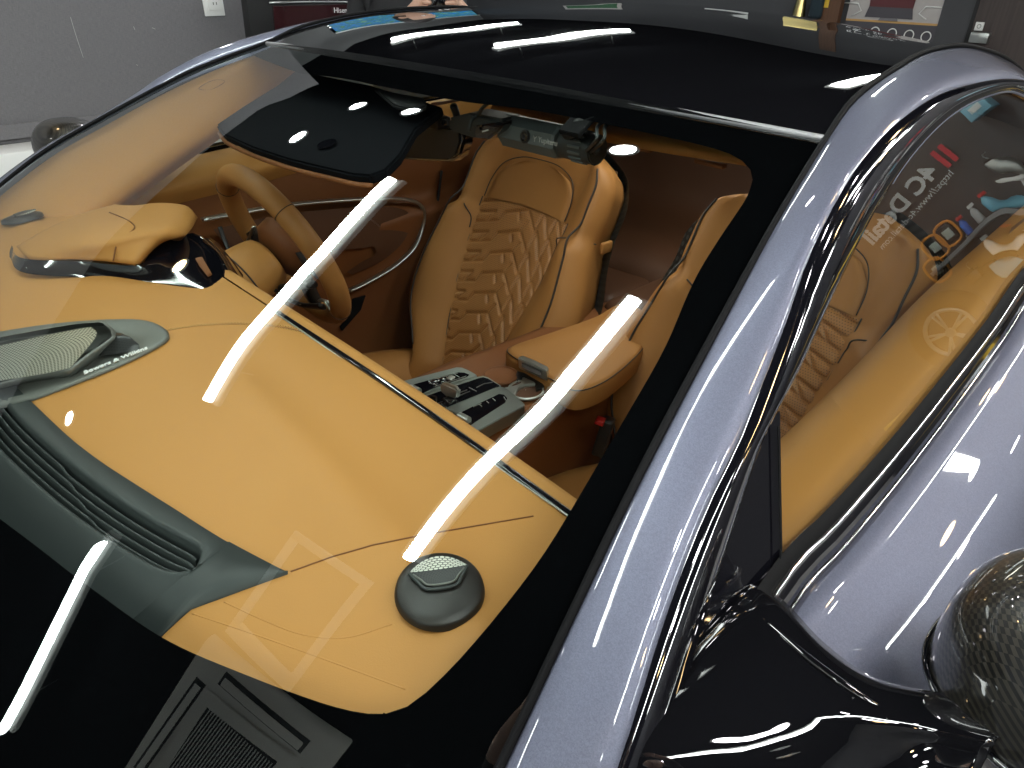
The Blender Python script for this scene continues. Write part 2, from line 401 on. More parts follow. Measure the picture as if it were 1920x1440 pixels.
def st_of(px, py, off=0.0):
    k = int(np.argmin(((_gp-np.array([px, py]))**2).sum(1))); s, t = _gs[k]
    for _ in range(8):
        p = project(wscreen(s, t, off)); e = np.array([px, py])-p; d = 1e-3
        J = np.array([(project(wscreen(s+d, t, off))-p)/d, (project(wscreen(s, t+d, off))-p)/d]).T
        try: st = np.linalg.solve(J, e)
        except np.linalg.LinAlgError: break
        s += st[0]; t += st[1]; s = max(-1, min(1, s)); t = max(0, min(1, t))
    return s, t
def on_glass(px, py, off=0.0): return wscreen(*st_of(px, py, off), off)

bm = bmesh.new(); add_grid(bm, [[wscreen(-1+2*i/64, j/56) for i in range(65)] for j in range(57)])
bmesh.ops.recalc_face_normals(bm, faces=bm.faces)
if sum(f.normal.z for f in bm.faces) < 0: bmesh.ops.reverse_faces(bm, faces=bm.faces)
WS = from_bm('windscreen', bm, M['glass'], CAR)

# black ceramic band printed round the inside of the glass
def frit_strip(rows, name='ceramic_band'):
    R = [[wscreen(s, t, -.004) for s, t in r] for r in rows]
    return loft(name, R, M['frit'], WS, nu=len(R[0]), straight=True)
near_in = [st_of(*p) for p in [(1412, 330), (1396, 372), (1310, 505), (1250, 640), (1180, 765), (1082, 932), (1000, 1062), (880, 1212), (805, 1290), (765, 1322), (720, 1338)]]
def crs(pts, n): return [(p.x, p.y) for p in cr([(a, b, 0) for a, b in pts], n)]
NI = None
top_in = [st_of(*p) for p in [(1412, 330), (1408, 308), (1390, 292), (1340, 272), (1200, 240), (1000, 201), (860, 184), (720, 158), (640, 142), (560, 133)]]
TI = crs(top_in, 44)
bot_in = [st_of(*p) for p in [(720, 1338), (672, 1336), (600, 1318), (450, 1262), (300, 1195), (150, 1090), (0, 975)]]
bot_in += [(0.0, bot_in[-1][1]+.03)] if bot_in[-1][0] > .05 else []
FULL = crs(near_in+bot_in[1:], 400); ksp = min(range(400), key=lambda k: (FULL[k][0]-near_in[-1][0])**2+(FULL[k][1]-near_in[-1][1])**2)
def lin2(P, n): return [(p.x, p.y) for p in lin([(a, b, 0) for a, b in P], n)]
NI = lin2(FULL[:ksp+1], 40); BI = lin2(FULL[ksp:], 60)
tI0, tI1 = near_in[0][1], near_in[-1][1]
frit_strip([[(1, 0+(tI1)*k/39) for k in range(40)], [((1+NI[k][0])/2, (tI1*k/39+NI[k][1])/2) for k in range(40)], NI])
frit_strip([[(1-2*k/43*(1) if False else 1-(1-TI[-1][0])*k/43, 0) for k in range(44)], [((1-(1-TI[-1][0])*k/43+TI[k][0])/2, TI[k][1]/2) for k in range(44)], TI])
s1 = TI[-1][0]
frit_strip([[(s1+(-1-s1)*k/20, 0) for k in range(21)], [(s1+(-.97-s1)*k/20, TI[-1][1]*(1-.45*k/20)) for k in range(21)]])
frit_strip([[(BI[k][0], 1.0) for k in range(60)], [(BI[k][0], (1+BI[k][1])/2) for k in range(60)], BI])
frit_strip([[(1, tI1+(1-tI1)*k/9) for k in range(10)], [(FULL[ksp][0]-.002, tI1+(1-tI1)*k/9) for k in range(10)]])
B0 = BI[-1]
frit_strip([[(B0[0]-(B0[0]+.96)*k/39, 1.0) for k in range(40)], [(B0[0]-(B0[0]+.96)*k/39, B0[1]+(.80-B0[1])*(k/39)**2) for k in range(40)]])
frit_strip([[(-1, k/39) for k in range(40)], [(-.972, k/39) for k in range(40)]])

# silver pillar and roof rail (both sides)
INNER = EDGE[::-1][1:] + [tuple(on_y(1600, 190, .16)), tuple(on_y(1680, 130, .30)), tuple(on_y(1745, 97, .47)), (.585, .66, 1.250), (.59, .95, 1.20), (.60, 1.3, 1.08), (.60, 1.6, .98)]
OUTER = [(.868, -.60, .86), (.838, -.492, .934), (.811, -.416, .984), (.789, -.343, 1.024), (.773, -.275, 1.053), (.749, -.191, 1.098), (.725, -.117, 1.143),
         (.700, -.002, 1.189), (.683, .151, 1.220), (.676, .329, 1.234), (.683, .592, 1.220), (.70, .85, 1.15), (.74, 1.2, 1.03), (.78, 1.55, .96)]
INNER[0] = (.80, -.64, .835)
for sg in (1, -1):
    n = 90
    a = cr(INNER, n); b = cr(OUTER, n)
    ROWS = []
    for u, bul in ((0, -.012), (.012, 0), (.08, .003), (.25, .0048), (.5, .0055), (.75, .0045), (.93, .0022), (1, -.003), (1.0, -.02)):
        row = []
        for i in range(n):
            t = (b[min(n-1, i+1)]-b[max(0, i-1)]).normalized(); w = b[i]-a[i]; nn = w.cross(t); nn = nn.normalized()
            if nn.x*1+nn.z < 0: nn = -nn
            p = a[i].lerp(b[i], u)+nn*bul; row.append(p if sg > 0 else mir(p))
        ROWS.append(row)
    loft('roof_pillar', ROWS, M['paint'], CAR, nu=n, straight=True)
    # dark seal where glass and roof meet the pillar
    tube('pillar_seal', [p if sg > 0 else mir(p) for p in [q+V((0, 0, .003)) for q in a]], .0035, M['rubber'], CAR, n=90, k=6)

# roof panel, piano black, slightly double-bubbled
def roof_pt(s, y):
    k = max(0, min(1, (y-.03)/1.35))
    inn = cr([(.632, .073, 1.196), (.635, .12, 1.229), (.624, .25, 1.251), (.608, .42, 1.259), (.60, .62, 1.254), (.60, .95, 1.198), (.60, 1.3, 1.078)], 120)
    return inn
RI = cr([(.632, .073, 1.197)]+[(p[0]-.002, p[1], p[2]-.001) for p in INNER[8:15]], 60)
RC = [(0, .011, 1.219), (0, .08, 1.231), (0, .2, 1.2505), (0, .36, 1.271), (0, .55, 1.285), (0, .72, 1.286), (0, 1.0, 1.25), (0, 1.34, 1.14)]
RCs = cr(RC, 60)
def roof(i, s):
    e = RI[i]; c = RCs[i]; q = abs(s)
    z = c.z+(e.z-c.z)*q**2.2 
    y = c.y+(e.y-c.y)*q**2.2
    return V((s*e.x, y, z))
bm = bmesh.new(); add_grid(bm, [[roof(i, -1+2*k/48) for k in range(49)] for i in range(60)])
bmesh.ops.recalc_face_normals(bm, faces=bm.faces)
if sum(f.normal.z for f in bm.faces) < 0: bmesh.ops.reverse_faces(bm, faces=bm.faces)
for e_ in bm.edges:
    if len(e_.link_faces) == 1: e_.smooth = False
RP = from_bm('roof_panel', bm, M['gloss_black'], CAR); mm = RP.modifiers.new('solid', 'SOLIDIFY'); mm.thickness = .012; mm.offset = -1
tube('header_trim', [wscreen(-1+2*k/40, 0)+V((0, .004, .0015)) for k in range(41)], .0042, M['trimgrey'], CAR, n=60, k=8)

# side glass, trims and door skins (both sides); the side glass leans in 28 degrees
SP0, SN = (.84, 0, .93), (1, 0, .54)
def on_side(px, py, d=0.0):
    p = on_plane(px, py, SP0, SN); return p + V(SN).normalized()*d
def flip(pts, sg): return [p if sg > 0 else mir(p) for p in pts]
GTOP = [on_side(*p) for p in [(1455, 790), (1500, 690), (1560, 560), (1640, 400), (1720, 280), (1800, 205), (1880, 172), (1920, 178)]] + [V((.712, .72, 1.165)), V((.74, .92, 1.10)), V((.775, 1.1, 1.04))]
GBOT = [on_side(*p) for p in [(1460, 1062), (1560, 960), (1700, 800), (1850, 610), (1920, 510)]] + [V((.80, .62, 1.012)), V((.79, .9, 1.02)), V((.785, 1.1, 1.025))]
OUT2 = [V(p) for p in OUTER[5:]]
def outn(pts, d): return [p+V(SN).normalized()*d for p in pts]
for sg in (1, -1):
    gt = outn(GTOP, -.006); gb = outn(GBOT, -.006)
    loft('side_window', [flip(gb, sg), flip(gt, sg)], M['sideglass'], CAR, nu=60, nv=12)
    # black drip frame between the silver rail and the glass
    A = cr([V(p) for p in OUTER], 80)
    Bp = cr([on_side(*p) for p in [(1235, 1440), (1290, 1270), (1330, 1130), (1385, 960), (1440, 800), (1500, 690), (1560, 560), (1640, 400), (1720, 280), (1800, 205), (1880, 172), (1920, 178)]]+[V((.712, .72, 1.165)), V((.74, .92, 1.10)), V((.775, 1.1, 1.04)), V((.79, 1.3, 1.0))], 80)
    rows = []
    for u, bl in ((0, -.012), (.0, -.003), (.15, .004), (.5, .006), (.85, .004), (.97, .001), (1, -.008)):
        rows.append(flip([a.lerp(b, u)+V(SN).normalized()*bl for a, b in zip(A, Bp)], sg))
    loft('window_frame', rows, M['piano'], CAR, nu=80, straight=True)
    # bright lip along the glass edge of the frame
    tube('frame_lip', flip(outn(Bp[26:72], -.002), sg), .0022, M['paint'], CAR, n=60, k=6)
    # gloss black quarter panel in the front corner of the window
    Q = [on_side(*p, -.004) for p in [(1471, 770), (1478, 1150), (1400, 1240), (1340, 1330), (1290, 1440), (1235, 1440), (1290, 1270), (1330, 1130), (1385, 960), (1440, 800)]]
    prism('quarter_panel', flip(Q, sg), (SN[0]*sg, 0, SN[2]), -.012, M['piano'], CAR)
    tube('quarter_edge', flip([on_side(*p, .0) for p in [(1465, 1140), (1463, 1000), (1459, 800)]], sg), .0009, M['rubber'], CAR, n=20, k=6)
    # waist seal: rubber, bright strip, gloss black strip
    def belt(d0, z0): return [p+V((d0, 0, z0)) for p in cr([V((.846, -.43, .94))]+GBOT, 50)]
    W0, W1, W2, W3 = belt(-.003, .004), belt(.006, -.004), belt(.016, -.013), belt(.026, -.022)
    loft('waist_rubber', [flip(W0, sg), flip([p+V((.003, 0, .002)) for p in belt(.002, 0)], sg), flip(W1, sg)], M['rubber'], CAR, nu=50, straight=True)
    tube('waist_bright_strip', flip(belt(.008, -.0045), sg), .0028, M['chrome'], CAR, n=60, k=8)
    loft('waist_gloss_strip', [flip(W1, sg), flip([p+V((.003, 0, .002)) for p in belt(.015, -.012)], sg), flip(W2, sg), flip(belt(.021, -.026), sg)], M['piano'], CAR, nu=50, straight=True)
    tube('waist_thin_strip', flip(belt(.0205, -.018), sg), .0016, M['chrome'], CAR, n=60, k=6)
    # door skin
    Dt = belt(.021, -.022)
    def drow(dx, z, f=0): return [V((p.x+dx+f*math.sin(max(0, min(1, (p.y+.5)/1.6))*math.pi)*.01, p.y, p.z+z)) for p in Dt]
    loft('door', [flip(drow(-.006, -.012), sg), flip(drow(0, 0), sg), flip(drow(.012, -.006), sg), flip(drow(.036, -.017, .3), sg), flip(drow(.075, -.038, .6), sg), flip(drow(.112, -.085, 1), sg), flip(drow(.132, -.18, 1), sg), flip(drow(.135, -.32, 1), sg),
                  flip(drow(.12, -.45, 1), sg), flip(drow(.10, -.58, 1), sg), flip(drow(.05, -.68, 1), sg)], M['paint'], CAR, nu=50, nv=40)
    # front wing and rear haunch
    loft('front_wing', [flip([V((.80, -.63, .85)), V((.79, -.8, .84)), V((.74, -1.4, .80)), V((.62, -1.85, .70))], sg), flip([V((.87, -.60, .87)), V((.88, -.8, .87)), V((.86, -1.4, .82)), V((.72, -1.9, .70))], sg),
                        flip([V((.945, -.40, .80)), V((.96, -.8, .80)), V((.95, -1.4, .76)), V((.8, -1.93, .62))], sg), flip([V((.965, -.40, .60)), V((.98, -.8, .62)), V((.97, -1.4, .60)), V((.82, -1.95, .45))], sg),
                        flip([V((.93, -.40, .28)), V((.95, -.8, .25)), V((.94, -1.4, .25)), V((.8, -1.9, .25))], sg)], M['paint'], CAR, nu=30, nv=24)
    loft('rear_haunch', [flip([V((.79, 1.08, 1.02)), V((.78, 1.5, .95)), V((.72, 2.2, .85)), V((.6, 2.5, .8))], sg), flip([V((.84, 1.0, .985)), V((.88, 1.5, .93)), V((.84, 2.2, .82)), V((.66, 2.55, .75))], sg),
                         flip([V((.90, 1.0, .8)), V((.99, 1.5, .8)), V((.95, 2.2, .7)), V((.7, 2.6, .6))], sg), flip([V((.90, 1.0, .3)), V((.99, 1.5, .3)), V((.95, 2.2, .3)), V((.7, 2.6, .3))], sg)], M['paint'], CAR, nu=30, nv=20)
# bonnet, tail
loft('bonnet', [[V((x, -.98+.28*(abs(x)/.8)**2.2, .83-.02*(abs(x)/.8)**2)) for x in (-.8, -.4, 0, .4, .8)], [V((x, -1.3, .85-.04*(abs(x)/.8)**2)) for x in (-.77, -.4, 0, .4, .77)],
                [V((x, -1.7, .80-.06*(abs(x)/.8)**2)) for x in (-.72, -.4, 0, .4, .72)], [V((x, -2.0, .66-.06*(abs(x)/.8)**2)) for x in (-.6, -.3, 0, .3, .6)]], M['paint'], CAR, nu=30, nv=20)
loft('tail_panel', [[V((x, 1.32, 1.12-.05*(abs(x)/.6)**2)) for x in (-.6, -.3, 0, .3, .6)], [V((x, 1.9, .96)) for x in (-.74, -.3, 0, .3, .74)], [V((x, 2.5, .82)) for x in (-.6, -.3, 0, .3, .6)], [V((x, 2.6, .4)) for x in (-.6, -.3, 0, .3, .6)]], M['gloss_black'], CAR, nu=24, nv=18)
for sx in (1, -1):
    for y in (-1.22, 1.55):
        w = cyl('wheel', (sx*.87, y, .35), (1, 0, 0), .35, .25, M['rubber'], CAR, n=48, bev=.03)
        cyl('rim', (sx*.99, y, .35), (1, 0, 0), .26, .02, M['satin'], w, n=32, bev=.005)

# door mirrors: gloss black arm and carbon housing
for sg in (1, -1):
    top = [(.838, -.312, .962), (.868, -.322, .958), (.915, -.326, .952), (.955, -.302, .952), (.985, -.28, .965)]
    def sec(x, yf, yb, zt, zb):   # closed section of the arm at x: front, top ridge, back
        return [V((x, yb, zt-.012)), V((x, yb-.012, zt)), V((x, yb-.045, zt+.004)), V((x, (yf+yb)/2, zt-.004)), V((x, yf+.03, zt-.020)), V((x, yf, zb+.008)), V((x, yf+.03, zb)), V((x, yb-.02, zb))]
    S_ = [sec(.822, -.52, -.300, .952, .875), sec(.852, -.50, -.310, .955, .885), sec(.885, -.475, -.322, .953, .895), sec(.92, -.44, -.322, .951, .905), sec(.955, -.40, -.300, .951, .912), sec(.99, -.38, -.285, .958, .915)]
    arm = loft('mirror_arm', [flip(r, sg) for r in S_], M['gloss_black'], CAR, nu=40, nv=36, closed_u=True, caps=True)
    tube('arm_ridge', flip([V((.846, -.345, .9575)), V((.885, -.352, .9570)), V((.92, -.352, .9540)), V((.94, -.348, .9515))], sg), lambda t: .0028*math.sin(math.pi*min(1, max(0, .06+.88*t)))**.5, M['gloss_black'], arm, n=20, k=8)
    # housing: a rounded shell seen from above and the front
    c = V((1.045, -.258, .972 if sg > 0 else .935)); bm = bmesh.new()
    G = []
    for j in range(25):
        th = math.pi*j/24; row = []
        for i in range(48):
            ph = 2*math.pi*i/48
            x = math.sin(th)*math.cos(ph); y = math.sin(th)*math.sin(ph); z = math.cos(th)
            def pw(v, e): return math.copysign(abs(v)**e, v)
            row.append(V((c.x+.105*pw(x, .75)*sg if False else c.x+.112*pw(x, .8), c.y+.080*pw(y, .8)-.012*x, c.z+.084*pw(z, .8)+.008*x)))
        G.append(flip(row, sg))
    add_grid(bm, G, True); bmesh.ops.remove_doubles(bm, verts=bm.verts, dist=1e-5); bmesh.ops.recalc_face_normals(bm, faces=bm.faces)
    hs = from_bm('mirror_housing', bm, M['carbon'], CAR)
    ring = []
    for i in range(48):
        ph = 2*math.pi*i/48; x = math.cos(ph); y = math.sin(ph)
        def pw(v, e): return math.copysign(abs(v)**e, v)
        ring.append(V((c.x+.1125*pw(x, .8), c.y+.0805*pw(y, .8)-.012*x, c.z-.022+.008*x)))
    tube('housing_band', flip(ring, sg), .0025, M['piano'], hs, n=72, k=8, closed=True)

# ------------------------------------------------------------------ dashboard
SINK = []
def dash_z(x, y):
    z = .925 - .95*max(0, -.44-y)**2 - .018*abs(x/.7)**3
    z += .006*math.exp(-((y+.435+.06*abs(x))/.03)**2)*min(1, max(0, (abs(x)-.1)/.15))   # soft crease
    z += -.25*max(0, y+.345)**1.3
    return z
def on_dash(px, py, d=0.0):
    p = on_field(px, py, dash_z); return V((p.x, p.y, p.z+d))
def windlim(x, y):   # keep the front of the dash under the glass
    return y
n = 150
rear = lambda x: -.322+.0*x
front = lambda x: -.80+.20*abs(x/.75)**2.2
rows = []
for j in range(90):
    u = j/89; row = []
    for i in range(n):
        x = -.755+1.51*i/(n-1)
        lim = .74
        yf, yr = front(x), rear(x); y = yf+(yr-yf)*u
        row.append(V((x, y, dash_z(x, y))))
    rows.append(row)
lip = [V((p.x, -.296, p.z-.004)) for p in rows[-1]]; lip2 = [V((p.x, -.284, p.z-.018)) for p in rows[-1]]; lip3 = [V((p.x, -.283, p.z-.06)) for p in rows[-1]]
fas = [V((p.x, -.30, .78)) for p in rows[-1]]; fas2 = [V((p.x, -.25, .66)) for p in rows[-1]]
drows = rows
loft('dashboard_lip', [[V((p.x, -.318, p.z-.001)) for p in rows[-1]], [V((p.x, -.306, p.z+.001)) for p in rows[-1]], lip, lip2, lip3, fas, fas2], M['leather'], CAR, nu=n, straight=True)
# black strip with a bright edge let into the rear edge of the dash
tube('edge_strip', [V((.66, -.321, dash_z(.66, -.322)+.001)), V((.4, -.321, dash_z(.4, -.322)+.001)), V((.06, -.322, dash_z(.06, -.322)+.001))], .0042, M['piano'], CAR, n=40, k=8)
tube('edge_bright_line', [V((.66, -.3255, dash_z(.66, -.322)+.0035)), V((.06, -.3265, dash_z(.06, -.322)+.0035))], .0011, M['satin'], CAR, n=30, k=6)

# seams: shallow grooves, and a double row of stitches
def seam(name, pts, r=.0012, m='leather_dark', n=40):
    return tube(name, pts, r, M[m], CAR, n=n, k=6)
seam('dash_seam', [on_dash(*p, .0002) for p in zip(np.interp(np.linspace(0, 1, 26), [0, .2, .4, .6, .8, 1], [545, 620, 700, 800, 900, 1000]), np.interp(np.linspace(0, 1, 26), [0, .2, .4, .6, .8, 1], [1072, 1045, 1022, 1002, 985, 968]))], .0008, n=80)
seam('dash_seam', [on_dash(*p, -.0004) for p in [(420, 1128), (500, 1165), (570, 1190), (650, 1195), (735, 1170)]], .0009, 'leather')
seam('dash_seam', [on_dash(*p, -.0004) for p in [(360, 1150), (480, 1190), (620, 1240), (760, 1292)]], .0009, 'leather')
bm = bmesh.new()
for off in (-.0035, .0035):
    P = cr([on_dash(*p, .0006)+V((0, off, 0)) for p in [(312, 620), (380, 610), (460, 608), (530, 614), (580, 626)]], 100)
    for i in range(0, 98, 2): add_tube(bm, [P[i], (P[i]+P[i+1])/2+V((0, 0, .0008)), P[i+1]], .0008, n=3, k=5, smooth=False)
o = from_bm('stitching', bm, M['stitch'], CAR); o['kind'] = 'stuff'
seam('dash_seam', [on_dash(*p, -.0003) for p in [(312, 620), (380, 610), (460, 608), (530, 614), (580, 626)]], .001)

# grey windscreen vent panel with its long slatted opening
def vy(x): return -.648+.36*x*x      # rear edge of the panel
PR = [on_dash(*p) for p in [(60, 752), (130, 818), (200, 872), (330, 955), (450, 1030), (541, 1076)]]
PF = [on_dash(*p) for p in [(-40, 950), (0, 985), (100, 1062), (200, 1132), (300, 1197)]]
rr = cr([(p.x, p.y, 0) for p in PR], 30); ff = cr([(p.x, p.y, 0) for p in PF], 30)
rside = [(p.x, p.y) for p in rr]; fside = [(p.x, p.y) for p in ff]
xc = rside[0][0]
front_c = [(p[0], p[1]) for p in fside if p[0] > .05]
outl = rside + [tuple(on_dash(*p)[:2]) for p in [(480, 1098), (415, 1122), (360, 1142), (330, 1168)]] + front_c[::-1] + [(0, front_c[0][1]-.012)]
half = [p for p in outl if p[0] > 0.001]
full = half + [(0, front_c[0][1]-.012)] + [(-x, y) for x, y in half[::-1]]
# opening (plan), also symmetrical
VO = [on_dash(*p) for p in [(45, 797), (100, 848), (170, 905), (250, 962), (340, 1014), (415, 1052), (427, 1070), (420, 1086), (398, 1099), (360, 1094), (300, 1070), (200, 1010), (100, 935), (0, 842)]]
vo = [(p.x, p.y) for p in VO]
# panel built as bands around the opening so that the slats stand in a real recess
ov = [p for p in vo if p[0] > .1]
rear_v = [(p.x, p.y) for p in VO[:6]]; fr_v = [(p.x, p.y) for p in VO[8:]]
def y_at(c, x):
    c = sorted(c); 
    if x <= c[0][0]: return c[0][1]
    for a, b in zip(c, c[1:]):
        if x <= b[0]: return a[1]+(b[1]-a[1])*(x-a[0])/max(1e-9, b[0]-a[0])
    return c[-1][1]
def sm(c): return [(p.x, p.y) for p in cr([(a, b, 0) for a, b in c], 40)]
Rr = sm([(0, rside[0][1]-.004)]+rside[::4]+[rside[-1]]); Fr = sm([(0, front_c[0][1]-.008)]+front_c[::4]+[front_c[-1]])
ox = .452
Ro = sm([(0, rear_v[0][1]-.006)]+rear_v); Fo = sm([(0, fr_v[-1][1]-.004)]+[p for p in fr_v[::-1] if p[0] > .05])
def yo(x, rear_):
    xx = abs(x)
    e = y_at(Ro if rear_ else Fo, min(xx, ox))
    if xx > ox-.02:
        m = (y_at(Ro, ox)+y_at(Fo, ox))/2; k = min(1, (xx-ox+.02)/.03); k = 1-math.sqrt(max(0, 1-k*k)); e = e+(m-e)*k
    return e
DZ = .0035
bez = [(318, 636), (306, 618), (270, 605), (200, 604), (100, 612), (0, 627), (-60, 640), (-60, 775), (0, 766), (60, 752), (140, 722), (220, 690), (290, 656)]
bz_ = [tuple(on_dash(*p)[:2]) for p in bez]; cen_ = (sum(p[0] for p in bz_)/len(bz_), sum(p[1] for p in bz_)/len(bz_)); hx_ = 9
bz_ = [(cen_[0]+(x-cen_[0])*.9, cen_[1]+(y-cen_[1])*.86) for x, y in bz_]
def in_poly(x, y, P):
    c = False
    for (x1, y1), (x2, y2) in zip(P, P[1:]+P[:1]):
        if (y1 > y) != (y2 > y) and x < (x2-x1)*(y-y1)/(y2-y1)+x1: c = not c
    return c
for row in drows:
    for p in row:
        ax_ = abs(p.x)
        if ((p.x-cen_[0])/(.94*hx_))**2+0 < 1 and in_poly(p.x, p.y, bz_): p.z -= .02; continue
        if ax_ < .47 and yo(p.x, False)-.010 < p.y < yo(p.x, True)+.008: p.z -= .035
DASH = loft('dashboard', drows, M['leather'], CAR, nu=n, straight=True)
xs = [-(ox+.01)+2*(ox+.01)*i/120 for i in range(121)]
def P3(x, y, d): return V((x, y, dash_z(x, y)+d))
loft('vent_panel', [[P3(x, y_at(Rr, abs(x)), -.002) for x in xs], [P3(x, y_at(Rr, abs(x))-.002, DZ) for x in xs], [P3(x, yo(x, True)+.006, DZ) for x in xs], [P3(x, yo(x, True)+.003, DZ+.002) for x in xs], [P3(x, yo(x, True), DZ) for x in xs], [P3(x, yo(x, True)-.001, -.022) for x in xs]], M['greyplastic'], CAR, nu=121, straight=True)
loft('vent_panel', [[P3(x, yo(x, False)+.001, -.022) for x in xs], [P3(x, yo(x, False), DZ) for x in xs], [P3(x, yo(x, False)-.003, DZ+.002) for x in xs], [P3(x, yo(x, False)-.006, DZ) for x in xs], [P3(x, y_at(Fr, abs(x)), DZ-.001) for x in xs], [P3(x, y_at(Fr, abs(x))-.05, -.03) for x in xs]], M['greyplastic'], CAR, nu=121, straight=True)
tipx = [ox+.008+(PR[-1].x-.001-ox-.008)*i/20 for i in range(21)]
cut = [tuple(on_dash(*p)[:2]) for p in [(300, 1197), (330, 1168), (360, 1142), (415, 1122), (480, 1098), (541, 1076)]]
for sg in (1, -1):
    top_ = [(x, y_at(Rr, x)) for x in tipx]
    low = [(p.x, p.y) for p in lin([(ox+.008, y_at(Fr, ox), 0)]+[(a, b, 0) for a, b in cut], 21)]
    lo2 = [(p.x, p.y) for p in lin([(a, b, 0) for a, b in [(ox+.008, y_at(Fr, ox))]+cut], 21)]
    loft('vent_panel', [flip([P3(x, y, -.002) for x, y in top_], sg), flip([P3(x, y-.001, DZ) for x, y in top_], sg), flip([P3((a[0]+b[0])/2, (a[1]+b[1])/2, DZ) for a, b in zip(top_, lo2)], sg), flip([P3(x, y, DZ) for x, y in lo2], sg), flip([P3(x, y-.001, -.002) for x, y in lo2], sg)], M['greyplastic'], CAR, nu=21, straight=True)
loft('vent_floor', [[P3(x, yo(x, True)+.001, -.022) for x in xs], [P3(x, yo(x, False)-.001, -.022) for x in xs]], M['darkgap'], CAR, nu=121, straight=True)
def jog(x, k):     # slats step sideways once along their length
    c = .215+.035*k if x > 0 else -.215-.035*k
    w = .006; t = max(-1, min(1, (abs(x)-abs(c))/w)); return .5+.5*t
for k in range(4):
    u0 = (k+.75)/4.5
    X = [-(ox-(.002, -.004, -.004, .004)[k])+2*(ox-(.002, -.004, -.004, .004)[k])*i/100 for i in range(101)]
    def yl(x, e): 
        a, b = yo(x, True), yo(x, False); u = u0+.075*jog(x, k)-.02; return a+(b-a)*u+e
    loft('vent_slat', [[P3(x, yl(x, .0006), -.020) for x in X], [P3(x, yl(x, .0009), -.001) for x in X], [P3(x, yl(x, .0), .0005) for x in X], [P3(x, yl(x, -.0012), -.001) for x in X], [P3(x, yl(x, -.0030), -.020) for x in X]], M['greyplastic'], CAR, nu=101, straight=True)

# centre loudspeaker: bezel, steel grille on a raised pod, dark dome grille, lettering
def cs(px, py, h): 
    return on_field(px, py, lambda x, y: dash_z(x, y)+h)
bez = [(318, 636), (306, 618), (270, 605), (200, 604), (100, 612), (0, 627), (-60, 640), (-60, 775), (0, 766), (60, 752), (140, 722), (220, 690), (290, 656)]
def fillpoly(name, P, m, parent, smooth=False): 
    bm = bmesh.new(); bm.faces.new([bm.verts.new(p) for p in P]); bmesh.ops.triangulate(bm, faces=bm.faces); return from_bm(name, bm, m, parent, smooth)
SPK = None
o0 = cr([cs(*p, .001) for p in bez], 72, True); cen = sum(o0, V())/len(o0)
def inset(P, k, dz): return [p.lerp(cen, k)+V((0, 0, dz)) for p in P]
SPK = loft('centre_speaker', [o0+[o0[0]], inset(o0, .0, .004)+[inset(o0, .0, .004)[0]], inset(o0, .03, .0055)+[inset(o0, .03, .0055)[0]], inset(o0, .22, .0025)+[inset(o0, .22, .0025)[0]], inset(o0, .6, .0015)+[inset(o0, .6, .0015)[0]], inset(o0, .98, .0015)+[inset(o0, .98, .0015)[0]]], M['gunmetal'], CAR, nu=73, straight=True)
# raised pod frame with the grille
pod_o = [cs(*p, .020) for p in [(-60, 645), (0, 632), (80, 617), (150, 606), (196, 603), (214, 618), (217, 632), (165, 668), (132, 694), (60, 706), (0, 721), (-60, 735)]]
pod_b = [cs(*p, .002) for p in [(-60, 650), (0, 640), (80, 628), (150, 615), (200, 610), (220, 628), (222, 642), (172, 680), (135, 706), (60, 715), (0, 730), (-60, 742)]]
def ring(P): return P+[P[0]]
pc = sum(pod_o, V())/len(pod_o)
loft('speaker_pod', [ring(pod_b), ring(pod_o), ring([p.lerp(pc, .05)+V((0, 0, .001)) for p in pod_o])], M['gunmetal'], SPK, nu=97, straight=True)
gi = [[(-60, 660), (0, 648), (90, 628), (170, 613)], [(-60, 695), (0, 683), (90, 660), (180, 630)], [(-60, 728), (0, 714), (75, 702), (132, 690)]]
loft('speaker_grille', [[cs(*p, .0215) for p in r] for r in gi], M['mesh_grille'], SPK, nu=30, nv=16)
dm = [[(170, 670), (200, 668), (230, 665), (262, 655)], [(190, 655), (215, 650), (240, 647), (262, 652)], [(205, 640), (222, 635), (240, 640), (261, 650)]]
dome = [[cs(*p, .004+.010*math.sin(math.pi*min(1, (i+.6)/4)) if False else .004) + V((0, 0, (.002, .013, .009)[j]*(.6, 1, .95, .4)[i])) for i, p in enumerate(r)] for j, r in enumerate(dm)]
loft('dome_grille', dome, M['dark_mesh'], SPK, nu=20, nv=12)
a, b = cs(157, 702, .0085), cs(219, 677, .0085)
up = cs(175, 680, .0085)-cs(181, 693, .0085)
text('lettering', 'Bowers & Wilkins', .0105, a, b-a, up, M['whiteprint'], SPK, bold=.0002)

